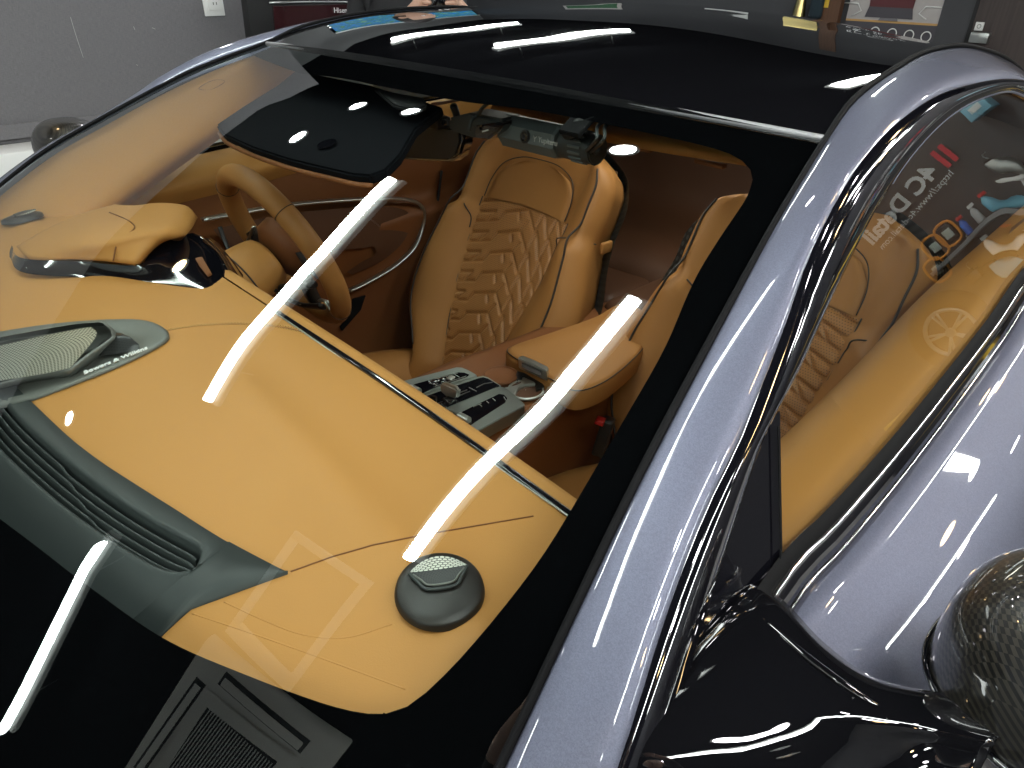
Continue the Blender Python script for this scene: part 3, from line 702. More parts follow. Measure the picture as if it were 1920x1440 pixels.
# corner tweeters
def tweeter(sg):
    c = V((.641, -.474, dash_z(.641, -.474)+.004)); ax = V((.12, -.06, 1)).normalized()
    q = ax.to_track_quat('Z', 'Y').to_matrix(); ex, ey = q.col[0], q.col[1]
    R_ = .0345
    def circ(r, h, n=48): return [c+ex*(r*math.cos(2*math.pi*i/n))+ey*(r*math.sin(2*math.pi*i/n))+ax*h for i in range(n)]
    rows = [circ(R_+.002, -.004), circ(R_+.001, .001), circ(R_-.001, .003), circ(R_-.008, .0048), circ(R_-.02, .006), circ(.001, .0065)]
    t = loft('tweeter', [flip(r+[r[0]], sg) for r in rows], M['tweeter'], CAR, nu=49, straight=True)
    # steel grille half moon with its tapered dark lower field
    w1, w2 = on_plane(765, 1075, c+ax*.007, ax)-c, on_plane(876, 1060, c+ax*.007, ax)-c
    ctr = on_plane(822, 1068, c+ax*.007, ax)
    xx = (w2-w1).normalized(); yy = ax.cross(xx); yy = yy if yy.dot(on_plane(820, 1045, c, ax)-on_plane(820, 1100, c, ax)) > 0 else -yy
    hw = (w2-w1).length/2
    arc = lambda h, s_: [ctr+xx*(hw*s_*(-1+2*i/10))+yy*h*(1-(-1+2*i/10)**2)+ax*.0015 for i in range(11)]
    loft('tweeter_grille', [flip(arc(-.001, 1), sg), flip(arc(.005, 1), sg), flip(arc(.0125, .97), sg)], M['mesh_small'], t, nu=20, nv=8)
    low = lambda y, s_: [ctr+xx*(hw*s_*k)+yy*y+ax*.0012 for k in (-1, -.5, 0, .5, 1)]
    loft('tweeter_grille', [flip(low(-.0005, .98), sg), flip(low(-.007, .78), sg), flip(low(-.0145, .42), sg)], M['dark_mesh'], t, nu=12, nv=8)
    tube('tweeter_rim', flip([ctr+xx*(hw*.98)+yy*-.001+ax*.0016, ctr+xx*(hw*.74)+yy*-.010+ax*.0016, ctr+xx*(hw*.44)+yy*-.0185+ax*.0016, ctr+xx*(-hw*.44)+yy*-.0185+ax*.0016, ctr+xx*(-hw*.74)+yy*-.010+ax*.0016, ctr+xx*(-hw*.98)+yy*-.001+ax*.0016], sg), .0015, M['greyplastic'], t, n=40, k=6)
    tube('tweeter_rim', flip([ctr+xx*(hw*k_)+yy*y_+ax*.0019 for k_, y_ in ((.86, -.003), (.64, -.0088), (.38, -.0150), (-.38, -.0150), (-.64, -.0088), (-.86, -.003))], sg), .0009, M['gunmetal'], t, n=40, k=6)
tweeter(1); tweeter(-1)

# ------------------------------------------------------------------ instrument hood and steering wheel (right-hand side of the car)
HX = lambda z: z
def hz(px, py, z): return on_z(px, py, z)
H_top = [[hz(30, 462, .935), hz(95, 425, .955), hz(160, 398, .962), hz(215, 383, .963)],
         [hz(60, 484, .940), hz(140, 440, .978), hz(205, 410, .985), hz(250, 385, .978)],
         [hz(150, 487, .950), hz(205, 455, .980), hz(255, 425, .992), hz(300, 380, .985)],
         [hz(255, 493, .955), hz(272, 455, .978), hz(320, 425, .990), hz(350, 386, .980)],
         [hz(262, 496, .950), hz(300, 458, .970), hz(352, 436, .975), hz(371, 408, .962)]]
HOOD = loft('instrument_hood', H_top, M['leather'], CAR, nu=30, nv=26, thick=.02)
seam('hood_seam', [hz(205, 398, .9865), hz(238, 412, .990), hz(252, 428, .9925), hz(222, 452, .9805), hz(212, 490, .957)], .0011, 'leather_dark')
# gloss black shroud under the hood
rowa = [hz(22, 460, .932), hz(42, 484, .938), (hz(150, 490, .944)), hz(258, 496, .947), hz(290, 462, .960), hz(352, 438, .965), hz(373, 440, .955)]
rowb = [hz(18, 472, .926), hz(42, 500, .928), hz(150, 510, .930), hz(255, 519, .930), hz(330, 503, .940), hz(400, 470, .940), hz(408, 455, .930)]
rowc = [hz(18, 482, .923), hz(48, 512, .9235), hz(200, 522, .9245), hz(300, 533, .9245), hz(400, 547, .922), hz(450, 545, .908), hz(456, 515, .89)]
loft('hood_shroud', [rowa, rowb, rowc], M['piano'], CAR, nu=50, nv=14)
rowd = [hz(258, 500, .945), hz(290, 462, .960), hz(352, 438, .965), hz(372, 420, .955)]
# small slotted outlet in the shroud
oo = [hz(371, 487, .942), hz(384, 484, .942), hz(402, 515, .930), hz(394, 520, .930), hz(378, 500, .938)]
prism('shroud_slot', [p+V((0, -.004, .004)) for p in oo], (0, .3, -1), .004, M['leather_dark'], CAR, bev=.0008)

WC = V((-.384, -.075, .833)); WR = .172; WT = math.radians(22)
def wheel(a, r=WR, d=0.0):
    return WC+V((math.sin(a), -math.cos(a)*math.sin(WT), math.cos(a)*math.cos(WT)))*r+V((0, math.cos(WT), math.sin(WT)))*d
SW = tube('steering_wheel', [wheel(2*math.pi*i/48) for i in range(48)],   .0222, M['leather_seat'], CAR, n=96, k=16, closed=True)
for a in (.78, 2.36, 3.93, 5.5): 
    tube('rim_seam', [wheel(a)+((wheel(a)-WC).normalized()*math.cos(b)+V((0, math.cos(WT), math.sin(WT)))*math.sin(b))*.0224 for b in [2*math.pi*k/16 for k in range(16)]], .0009, M['pipe'], SW, n=24, k=5, closed=True)
def spoke(a, wd):
    rows = []
    for r, w, dd in ((.035, wd*1.5, .012), (.09, wd, .004), (.135, wd*.9, -.002), (.165, wd*1.1, 0)):
        ang = w/r; rows.append([wheel(a-ang/2, r, dd-.012), wheel(a+ang/2, r, dd-.012), wheel(a+ang/2, r, dd+.012), wheel(a-ang/2, r, dd+.012)])
    loft('spoke', [r+[r[0]] for r in rows], M['plastic'], SW, nu=5, nv=10, straight=True)
for a in (1.65, 4.63, 3.14): spoke(a, .034)
hub = []
for r, d in ((.001, -.03), (.045, -.028), (.066, -.015), (.07, .01), (.05, .03), (.001, .036)):
    hub.append([wheel(2*math.pi*i/40, r, d) for i in range(41)])
loft('hub', hub, M['leather_dark'], SW, nu=41, straight=True)
# column cowl, tan with a black seam, behind the wheel; stalks and paddles
axd = V((0, math.cos(WT), math.sin(WT)))
def colsec(d, w, h, dz=0): return [WC+axd*d+V((math.cos(a)*w, 0, 0))+V((0, -math.sin(WT), math.cos(WT)))*(math.sin(a)*h+dz) for a in [2*math.pi*i/32 for i in range(33)]]
loft('column_cowl', [colsec(-.035, .03, .028), colsec(-.045, .062, .05), colsec(-.10, .075, .06), colsec(-.17, .082, .065), colsec(-.26, .085, .07)], M['leather'], CAR, nu=33, nv=20)
tube('cowl_seam', [WC+axd*-.11+V((math.cos(a)*.0765, 0, 0))+V((0, -math.sin(WT), math.cos(WT)))*(math.sin(a)*.0615) for a in [2*math.pi*i/32 for i in range(32)]], .0018, M['pipe'], CAR, n=48, k=6, closed=True)
def stalk(name, px, m='plastic', r=.011, flat=.6):
    return tube(name, px, lambda t: r*(.75+.5*t), M[m], CAR, n=24, k=10, flat=flat)
st1 = stalk('column_stalk', [WC+axd*-.07+V((.06, 0, -.01)), on_y(500, 545, -.12), on_y(540, 538, -.12), on_y(585, 532, -.11)])
tube('stalk_ring', [on_y(517, 525, -.108), on_y(520, 556, -.125)], .0022, M['satin'], st1, n=6, k=6)
a, b = on_y(488, 532, -.135), on_y(505, 530, -.135)
text('stalk_print', 'UP', .006, a+V((0, -.012, .004)), b-a, V((0, -.3, 1)), M['whiteprint'], st1)
for px in ([(456, 470), (470, 440), (476, 425)], [(430, 470), (420, 448), (412, 425)]):
    tube('paddle', [on_y(*p, -.09) for p in px], .0055, M['satin'] if px[0][0] > 440 else M['plastic'], CAR, n=12, k=8, flat=.35)
stalk('lower_stalk', [WC+axd*-.07+V((.06, 0, -.03)), on_y(560, 570, -.07), on_y(605, 575, -.06)], 'plastic', .008)
tube('lower_paddle', [on_y(600, 562, -.05), on_y(612, 566, -.05), on_y(622, 580, -.05)], .006, M['satin'], CAR, n=12, k=8, flat=.4)

# ------------------------------------------------------------------ pillar trims, door cards, header, cabin shell
for sg in (1, -1):
    a = [mir(on_x(*p, -.66)) for p in [(505, 105), (400, 150), (300, 205), (200, 262), (100, 328), (0, 400), (-60, 445)]]
    ETt = [wscreen(.985, t, -.012) for t in (0.02, .12, .25, .38, .5, .62, .72, .8)]
    IN = [V(mir(on_x(*p, -.62))) for p in [(562, 112), (520, 150), (480, 182), (400, 242), (300, 312), (190, 392), (120, 428), (60, 460)]]
    if sg > 0: IN = [x.lerp(y, .35) for x, y in zip(ETt, IN)]
    MID = [(x+y)/2+(V((-.012, .0, .022)) if sg < 0 else V((-.004, 0, -.004))) for x, y in zip(ETt, IN)]
    pt = loft('pillar_trim', [flip(ETt, sg), flip(MID, sg), flip(IN, sg), flip([p+V((.05, .035, -.03)) for p in IN], sg)], M['leather'], CAR, nu=40, nv=16)
    # airbag badge: oval press line in the trim
    k = [MID[2].lerp(IN[2], .1)]
    cB = MID[2].lerp(MID[3], .0)+V((0, 0, .0)); t1 = (MID[3]-MID[1]).normalized(); t2 = (IN[2]-ETt[2]).normalized()
    tube('airbag_mark', flip([cB+t1*(.021*math.copysign(abs(math.cos(a))**.7, math.cos(a)))+t2*(.016*math.copysign(abs(math.sin(a))**.7, math.sin(a)))+t1.cross(t2)*(.001) for a in [2*math.pi*i/24 for i in range(24)]], sg), .0007, M['leather_dark'], pt, n=48, k=5, closed=True)

def card(x, y, z): return V((x, y, z))
for sg in (-1, 1):
    def dx(px, py, x=-.72):
        p = on_x(px, py, x); return p if sg < 0 else mir(p)
    # leather shoulder of the door under the glass
    top = [(-.815, -.5, .925), (-.825, -.2, .935), (-.818, .1, .955), (-.808, .35, .985), (-.80, .65, 1.0), (-.79, .95, 1.01)]
    R0 = [V(p) for p in top]
    R1 = [p+V((.03, 0, .008)) for p in R0]; R2 = [p+V((.075, 0, -.002)) for p in R0]; R3 = [p+V((.105, 0, -.035)) for p in R0]; R4 = [p+V((.085, 0, -.075)) for p in R0]
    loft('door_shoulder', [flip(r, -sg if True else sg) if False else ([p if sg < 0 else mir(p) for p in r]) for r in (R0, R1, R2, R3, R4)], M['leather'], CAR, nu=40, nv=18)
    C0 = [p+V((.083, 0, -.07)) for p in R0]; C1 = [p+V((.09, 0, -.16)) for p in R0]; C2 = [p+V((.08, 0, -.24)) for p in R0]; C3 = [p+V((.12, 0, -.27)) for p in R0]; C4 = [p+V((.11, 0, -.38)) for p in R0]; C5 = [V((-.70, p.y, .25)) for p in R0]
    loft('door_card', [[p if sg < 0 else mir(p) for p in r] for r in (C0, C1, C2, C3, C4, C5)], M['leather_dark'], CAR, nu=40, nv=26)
    m_ = (lambda p: p) if sg < 0 else mir
    tr = [on_x(*p, -.688) for p in [(380, 412), (470, 395), (560, 382), (660, 374), (740, 372), (782, 380), (794, 398), (790, 430), (775, 465), (740, 498), (690, 528), (655, 545)]]
    tube('door_inlay', [m_(p) for p in tr], .0105, M['satin'], CAR, n=80, k=10, flat=.45)
    tr2 = [on_x(*p, -.690) for p in [(400, 430), (480, 412), (560, 398), (660, 390), (730, 388), (765, 398), (770, 420), (755, 455), (715, 490), (660, 515)]]
    loft('door_insert', [[m_(p) for p in tr2], [m_(p+V((.012, 0, -.035))) for p in tr2]][:1]+[[m_(on_x(*q, -.684)) for q in [(430, 470), (500, 470), (560, 470), (620, 470), (680, 465), (700, 462), (705, 470), (700, 480), (680, 490), (650, 510)]]], M['leather_deep'], CAR, nu=40, nv=10)
    tube('door_seam', [m_(on_x(*p, -.70)) for p in [(828, 320), (820, 380), (805, 450), (790, 520), (775, 575)]], .004, M['darkgap'], CAR, n=30, k=6)
    prism('door_pocket', [m_(on_x(*p, -.698)) for p in [(660, 560), (684, 553), (675, 580), (640, 620), (636, 612), (655, 590)]], (1 if sg < 0 else -1, 0, 0), .006, M['rubber'], CAR, bev=.001)

# tan header roll and the folded passenger visor
def on_hdr(px, py, y=.13): return on_y(px, py, y)
hd = [on_hdr(*p) for p in [(928, 186), (1000, 209), (1140, 243), (1250, 267), (1340, 284), (1396, 303)]]
hb = [on_hdr(*p) for p in [(930, 206), (1000, 231), (1140, 262), (1250, 283), (1330, 297), (1398, 312)]]
loft('sun_visor', [hd, [p.lerp(q, .5)+V((0, -.008, 0)) for p, q in zip(hd, hb)], hb, [p+V((0, .14, .03)) for p in hb], [p+V((0, .14, .05)) for p in hd], hd], M['leather'], CAR, nu=40, nv=20)
for px in (1008, 1196, 1330):
    c_ = on_hdr(px, 228+(px-1000)*.215, .128); box('visor_clip', c_+V((0, .004, -.006)), (.045, .012, .006), M['leather_dark'], CAR, bev=.002)
# driver's visor folded down behind the glass: dark cloth with a tan edge
VP = [(585, 120), (520, 160), (455, 200), (405, 234), (420, 252), (470, 275), (540, 298), (620, 317), (660, 326), (692, 329), (722, 318), (750, 290), (780, 240), (830, 200), (700, 160)]
vp = [on_glass(px, py, -.045) for px, py in VP]
vc = sum(vp, V())/len(vp)
vn = (vp[3]-vc).cross(vp[9]-vc).normalized(); vn = vn if vn.z > 0 else -vn
VIS = prism('sun_visor', vp, -vn, .014, M['visor'], CAR, bev=.003)
tube('visor_edge', [p-vn*.012+V((0, .0, -.003)) for p in vp[3:10]], .0038, M['leather_dark'], VIS, n=50, k=8)
lc = on_glass(612, 268, -.043); cyl('visor_disc', lc-vn*.0012, vn, .015, .002, M['piano'], VIS, n=32, bev=.0005)  # round gloss black disc set flush on the visor

# interior mirror
mc = on_y(800, 268, .03)
mq = []
MIRp = [(736, 238), (762, 230), (868, 240), (872, 262), (862, 292), (846, 303), (790, 301), (738, 297)]
mp = [on_y(px, py, .03) for px, py in MIRp]
RV = prism('interior_mirror', mp, (-.25, 1, -.1), .028, M['piano'], CAR, bev=.004)
ip = [V(sum(mp, V())/len(mp)).lerp(p, .86)+V((.002, -.0025, 0)) for p in mp]
prism('mirror_back', ip, (-.25, 1, -.1), .004, M['plastic'], RV, bev=.001)
tube('mirror_stem', [on_y(850, 198, .02), on_y(856, 215, .03), on_y(858, 235, .035)], .006, M['plastic'], RV, n=10, k=8)
# sensor cover by the mirror
sc_ = [on_glass(px, py, -.02) for px, py in [(700, 165), (795, 182), (800, 196), (780, 206), (735, 196)]]
prism('sensor_cover', sc_, (0, .4, -1), .008, M['plastic'], CAR, bev=.003)

# headliner and rear of the cabin
hl = [[roof(i, -1+2*k/24)-V((0, -.02, .035)) for k in range(25)] for i in range(4, 60, 5)]
loft('headliner', hl, M['headliner'], CAR, nu=25, straight=True)
rb = [[V((x, .93-.06*abs(x), z)) for x in (-.70, -.35, 0, .35, .70)] for z in (.34, .55)] + [[V((x, 1.02, .62)) for x in (-.70, -.35, 0, .35, .70)], [V((x, 1.30, .66)) for x in (-.70, -.35, 0, .35, .70)], [V((x, 1.38, .9)) for x in (-.70, -.35, 0, .35, .70)], [V((x, 1.42, 1.08)) for x in (-.60, -.35, 0, .35, .60)]]
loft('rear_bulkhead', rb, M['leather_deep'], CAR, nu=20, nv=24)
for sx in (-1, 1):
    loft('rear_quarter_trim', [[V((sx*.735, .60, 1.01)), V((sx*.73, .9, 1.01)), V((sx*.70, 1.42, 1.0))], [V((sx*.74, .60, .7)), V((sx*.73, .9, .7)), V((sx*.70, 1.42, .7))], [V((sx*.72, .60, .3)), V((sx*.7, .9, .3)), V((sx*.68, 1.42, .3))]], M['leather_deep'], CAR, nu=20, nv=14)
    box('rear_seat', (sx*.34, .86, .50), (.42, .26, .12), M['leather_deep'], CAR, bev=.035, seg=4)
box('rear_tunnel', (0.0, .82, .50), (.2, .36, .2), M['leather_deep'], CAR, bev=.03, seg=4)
box('footwell_bulkhead', (0, -.62, .42), (1.4, .02, .6), M['headliner'], CAR)
fl = [[V((x, y, .27+.02*math.sin(7*x)*math.sin(5*y))) for x in np.linspace(-.72, .72, 12)] for y in np.linspace(-.6, 1.0, 12)]
loft('cabin_carpet', fl, M['carpet'], CAR, nu=40, nv=40)

# ------------------------------------------------------------------ seats
SH = V((0, .385, .345)); SVv = V((0, .495, .869)); SNn = V((0, -.869, .495))
SX = -.37
def seat_pt(u, v, d=0.0): return SH+V((SX+u, 0, 0))+SVv*v+SNn*d
def back_half(v):     # half width of the whole backrest at height v
    return float(np.interp(v, [0, .03, .14, .22, .31, .42, .47, .5, .6, .64, .67, .70], [.18, .20, .295, .32, .305, .272, .255, .258, .255, .232, .19, .12]))
def insert_half(v):
    return float(np.interp(v, [0, .06, .15, .3, .42, .49, .6], [.068, .09, .118, .15, .160, .163, .165]))
def bol(u, v):       # front surface depth
    h = insert_half(v); H = back_half(v); a = abs(u)
    if a < h: return .012*(a/h)**2
    k = (a-h)/max(1e-3, H-h)
    d = .012+.058*math.sin(math.pi*min(1, k*.80))**.8 if v < .47 else .012+.03*math.sin(math.pi*min(1, k*.75))
    return d-.055*max(0, k-.72)**1.2*3.0
def quilt(x, y):
    """height of the padded lattice, x across -.16..16, y up"""
    p = .060; r0 = math.floor((y-.13)/p); best = 9
    def dist(ax, ay, bx, by):
        vx, vy = bx-ax, by-ay; t = max(0, min(1, ((x-ax)*vx+(y-ay)*vy)/(vx*vx+vy*vy))); return math.hypot(x-ax-vx*t, y-ay-vy*t)
    for k in range(r0-1, r0+5):
        b = k*p
        for q in ((-.17, b-.004, -.078, b+.026), (-.078, b+.026, -.064, b+.052), (-.064, b+.052, .010, b+.078), (.010, b+.078, .026, b+.106), (-.122, b+.012, -.098, b+.046), (-.098, b+.046, -.165, b+.026),
                  (-.020, b+.068, -.004, b+.044), (.010, b+.078, .058, b+.030), (.058, b+.030, .072, b+.086), (.072, b+.086, .112, b+.022), (.112, b+.022, .124, b+.078), (.124, b+.078, .17, b+.020)):
            if abs(y-(q[1]+q[3])/2) < .06: best = min(best, dist(*q))
    return -.0068*math.exp(-(best/.0042)**2)
def make_seat(sign):
    seat = empty('seat', (0, 0, 0), CAR)
    def T(p): return p if sign > 0 else mir(p)+V((.018, 0, 0))
    # backrest bulk
    rows = []
    vs_ = [-.07, -.03, 0.0, .03, .08, .14, .2, .26, .32, .38, .43, .47, .51, .56, .61, .65, .68, .70]
    for v in vs_:
        H = back_half(v); row = []
        for i in range(49):
            k = -1+2*i/48; u = H*k; cap = -.02*max(0, (v-.62)/.08)**2
            row.append(T(seat_pt(u, v, bol(u, v)+cap)))
        for i in range(1, 16):
            k = 1-2*i/16; row.append(T(seat_pt(H*k*1.0, v, -.10-.02*(1-k*k))))
        rows.append(row+[row[0]])
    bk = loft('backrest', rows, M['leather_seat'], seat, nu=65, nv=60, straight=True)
    # cap the top
    # shell behind in black weave
    rows = []
    for v in (.02, .15, .3, .42, .5, .58, .66, .71, .725):
        H = back_half(min(v, .70))+(.012 if sign > 0 else .012+.022*min(1, max(0, (v-.3)/.12))); cc = 1 if v < .72 else .7
        rows.append([T(seat_pt(H*k*cc, v, (-.06 if sign > 0 else -.035)-.085*(1-abs(k)**3)+(-.02 if v > .6 else 0))) for k in np.linspace(-1, 1, 25)])
    loft('seat_shell', rows, M['weave'], seat, nu=25, nv=30, straight=True)
    # quilted insert
    nu_, nv_ = 110, 170; G = []
    for j in range(nv_):
        v = .012+(.492-.012)*j/(nv_-1); row = []
        for i in range(nu_):
            k = -1+2*i/(nu_-1); vv = v+.010*(1-k*k)*max(0, (j-nv_*.9)/(nv_*.1)); u = insert_half(v)*k
            edgef = min(1, (1-abs(k))/.05)
            row.append(T(seat_pt(u, vv, .012*k*k+.006*edgef**.5+quilt(u, vv)+.003*(1-k*k))))
        G.append(row)
    bm = bmesh.new(); add_grid(bm, G); bmesh.ops.recalc_face_normals(bm, faces=bm.faces); from_bm('quilted_panel', bm, M['perf'], seat)
    # smooth head pad
    rows = []
    for v in np.linspace(.494, .615, 14):
        w = float(np.interp(v, [.5, .56, .60, .615], [.152, .146, .115, .07]))
        rows.append([T(seat_pt(w*k, v+.012*(1-k*k)*(1 if v > .55 else 1), .012*k*k+.0085*min(1, (1-abs(k))/.12)**.5)) for k in np.linspace(-1, 1, 25)])
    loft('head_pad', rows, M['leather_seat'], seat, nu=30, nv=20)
    tube('head_seam', [T(seat_pt(u, v, .020)) for u, v in [(-.155, .497), (-.152, .55), (-.128, .60), (-.07, .627), (0, .632), (.07, .627), (.128, .60), (.152, .55), (.155, .497)]], .0014, M['pipe'], seat, n=60, k=6)
    for s_ in (-1, 1):
        tube('piping', [T(seat_pt(s_*(insert_half(v)+.002), v, .0155)) for v in (.01, .08, .18, .28, .38, .45, .495)], .0016, M['pipe'], seat, n=60, k=6)
        def crest(v): 
            h, H = insert_half(v), back_half(v); return h+(H-h)*.66
        tube('piping', [T(seat_pt(s_*crest(v), v, bol(crest(v), v)+.001)) for v in (.03, .08, .14, .2, .26, .31, .36, .41, .455, .50, .55, .60, .64)], .0027, M['pipe'], seat, n=80, k=6)
        tube('bolster_seam', [T(seat_pt(s_*u, v, bol(u, v)+.0008)) for u, v in [(back_half(.455)*.99, .47), (.185, .452), (.168, .43), (.163, .40)]], .0018, M['pipe'], seat, n=30, k=6)
    # cushion
    rows = []
    for y in (-.13, -.11, -.04, .06, .16, .26, .34, .40):
        zc = .375-.075*max(0, y)/.4; hw = float(np.interp(y, [-.13, -.05, .3, .4], [.24, .27, .265, .22])); f = 0 if y > -.12 else -.05
        row = []
        for i in range(33):
            k = -1+2*i/32; a_ = abs(k)
            d = .0 if a_ < .45 else .062*math.sin(math.pi*min(1, (a_-.45)/.55*.82))**.9
            row.append(T(V((SX+hw*k, y, zc+d+f-.03*max(0, a_-.9)*10))))
        row += [T(V((SX+hw, y, .22))), T(V((SX-hw, y, .22)))]
        rows.append(row+[row[0]])
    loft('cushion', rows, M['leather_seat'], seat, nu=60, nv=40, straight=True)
    for s_ in (-1, 1):
        tube('piping', [T(V((SX+s_*.165, y, .383-.075*max(0, y)/.4+.03))) for y in (-.10, 0, .1, .2, .3)], .0018, M['pipe'], seat, n=30, k=6)
    # lever / belt guide on the shoulder
    box('belt_guide', T(seat_pt(back_half(.47)+.003, .475, -.05)), (.012, .04, .03), M['leather_seat'], seat, bev=.004)
    return seat
make_seat(1); make_seat(-1)

# ------------------------------------------------------------------ centre console
CON = empty('centre_console', (0, 0, 0), CAR)
Kz = .6
def kz(px, py, z=Kz): return on_z(px, py, z)
# tan body of the tunnel
rows = []
for y, zt, hw in ((-.26, .62, .115), (-.1, .605, .118), (.0, .597, .122), (.14, .592, .128), (.22, .588, .128), (.40, .585, .125), (.66, .58, .125), (.8, .56, .12)):
    rows.append([V((.012+hw*k_, y, z_)) for k_, z_ in ((-1.1, .27), (-1.04, .45), (-1.0, zt-.02), (-.9, zt-.003), (0, zt-.006), (.9, zt-.003), (1.0, zt-.02), (1.06, .45), (1.15, .27))])
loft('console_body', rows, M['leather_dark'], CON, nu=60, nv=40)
# satin plates with gloss black key fields, traced on the sloping top of the tunnel
def slab(name, px, z, h, m, bev=.002, parent=CON):
    return prism(name, [kz(720+X/5.647, 620+Y/5.647, z) for X, Y in px], (0, 0, -1), h, M[m], parent, bev=bev)
def kc(X, Y, z): return kz(720+X/5.647, 620+Y/5.647, z)
slab('console_plate', [(160, 540), (480, 458), (770, 384), (830, 388), (900, 418), (985, 465), (960, 492), (700, 570), (400, 682), (300, 640)], .608, .03, 'console_metal', .0015)
slab('key_field', [(235, 590), (480, 520), (780, 440), (850, 442), (905, 464), (880, 485), (560, 590), (395, 668), (330, 640)], .6088, .004, 'piano', .0006)
slab('console_plate', [(390, 690), (600, 610), (990, 484), (1050, 474), (1110, 492), (1245, 580), (1220, 590), (640, 835), (500, 770)], .610, .03, 'console_metal', .0015)
slab('key_field', [(425, 700), (600, 636), (1000, 502), (1050, 492), (1100, 505), (1225, 580), (650, 815), (510, 762)], .6108, .004, 'piano', .0006)
slab('console_plate', [(645, 832), (900, 722), (1180, 600), (1235, 588), (1290, 605), (1400, 690), (1492, 772), (1480, 800), (1200, 945), (950, 1085), (880, 1030), (770, 880)], .610, .03, 'console_metal', .0015)
slab('key_field', [(775, 890), (830, 855), (1020, 762), (1215, 668), (1270, 675), (1305, 712), (1280, 762), (1080, 890), (880, 1022), (800, 985)], .6108, .004, 'piano', .0006)
tube('plate_edge', [kc(950, 1082, .608), kc(1200, 944, .608), kc(1478, 800, .608)], .0012, M['chrome'], CON, n=12, k=6)
for X, Y, z_ in ((325, 628, .613), (845, 932, .615)):
    cyl('roller', kc(X, Y, z_), (1, .1, 0), .0085, .026, M['satin'], CON, n=24, bev=.001)
bm = bmesh.new()
for a_, b_ in (((470, 530), (560, 580)), ((560, 503), (650, 552)), ((650, 480), (720, 530)), ((740, 455), (800, 495)), ((470, 530), (780, 448)), ((540, 590), (870, 480)), ((785, 690), (910, 640)), ((760, 670), (880, 625)), ((980, 600), (1060, 560)), ((1060, 560), (1150, 545)), ((900, 600), (980, 640)), ((945, 805), (1030, 768)), ((1005, 775), (1035, 800)), ((1085, 745), (1110, 765)), ((1150, 715), (1180, 740)), ((1270, 700), (1290, 735)), ((570, 765), (630, 745)), ((700, 770), (770, 740))):
    add_tube(bm, [kc(*a_, .6118), kc(*b_, .6118)], .0007, n=2, k=5, smooth=False)
o = from_bm('key_edges', bm, M['satin'], CON); o['kind'] = 'stuff'
for X, Y, m_ in ((520, 548, 'piano'), (610, 525, 'piano'), (705, 500, 'satin')):
    c_ = kc(X, Y, .6105); box('switch_key', c_, (.013, .017, .004), M[m_], CON, bev=.0012, rot=Matrix.Rotation(.25, 3, 'Z'))
SEL = prism('drive_selector', [kc(585, 575, .640), kc(610, 545, .645), kc(745, 600, .645), kc(780, 650, .640), kc(775, 700, .622), kc(740, 735, .618), kc(640, 690, .618), kc(585, 640, .625)], (-.35, 1, -.3), .016, M['satin'], CON, bev=.004)
box('selector_foot', kc(690, 745, .612), (.022, .02, .012), M['piano'], SEL, bev=.002)
cyl('start_knob', kc(500, 735, .615), (0, -.1, 1), .0125, .012, M['chrome'], CON, n=32, bev=.002)
cyl('knob_face', kc(497, 730, .622), (0, -.1, 1), .0095, .003, M['piano'], CON, n=32, bev=.0008)
# cup holders, divider
c1 = kc(1240, 500, .592); c2 = kc(1500, 655, .592)
def cup(name, c, r, rim):
    rows = [[c+V((r_*math.cos(t), r_*math.sin(t), z_)) for t in [2*math.pi*i/32 for i in range(33)]] for r_, z_ in ((r+.004, .004), (r+.0035, .009), (r, .009), (r-.001, .0), (r-.003, -.0))]
    cu_ = loft(name, rows, M[rim], CON, nu=33, straight=True)
    rows = [[c+V((r_*math.cos(t), r_*math.sin(t), z_)) for t in [2*math.pi*i/32 for i in range(33)]] for r_, z_ in ((r-.002, .0075), (r-.004, .0068), (.001, .0065))]
    loft('cup_well', rows, M['leather_deep' if rim == 'satin' else 'leather_dark'], CON, nu=33, straight=True)
cup('cup_holder', c1, .034, 'leather_dark'); cup('cup_holder', c2, .034, 'satin')
slab('cup_divider', [(1265, 600), (1400, 572), (1450, 545), (1470, 480), (1600, 540), (1605, 560), (1490, 572), (1420, 612), (1385, 680), (1345, 662)], .605, .02, 'satin', .002)
slab('cup_divider', [(1400, 420), (1480, 440), (1690, 550), (1700, 600), (1610, 640), (1600, 560), (1470, 480), (1400, 560)], .602, .02, 'plastic', .002)
# armrest lid and its satin catch
arm_o = [(950, 657), (962, 645), (1000, 632), (1060, 612), (1120, 590), (1165, 566), (1200, 575), (1222, 600), (1213, 640), (1180, 678), (1130, 715), (1080, 730), (1040, 712), (1000, 690)]
ao = cr([kz(*p, .625) for p in arm_o], 80, True); ac = sum(ao, V())/len(ao)
def aring(k_, dz): r_ = [p.lerp(ac, k_)+V((0, 0, dz)) for p in ao]; return r_+[r_[0]]
loft('armrest', [aring(.0, -.05), aring(-.01, -.012), aring(.02, -.003), aring(.08, .001), aring(.5, .004), aring(.98, .004)], M['leather_seat'], CON, nu=81, straight=True)
tube('armrest_piping', aring(.012, -.005)[:-1], .0014, M['pipe'], CON, n=120, k=6, closed=True)
catch = [kc(*p, .640) for p in [(1418, 275), (1470, 260), (1600, 310), (1742, 382), (1720, 432), (1570, 360), (1425, 300)]]
CT = prism('armrest_catch', catch, (0, .12, -1), .026, M['satin'], CON, bev=.002)
prism('catch_window', [kc(*p, .634)+V((0, -.003, 0)) for p in [(1465, 330), (1480, 325), (1668, 430), (1662, 470), (1490, 392), (1468, 375)]], (0, 1, -.2), .004, M['pipe'], CT, bev=.0006)
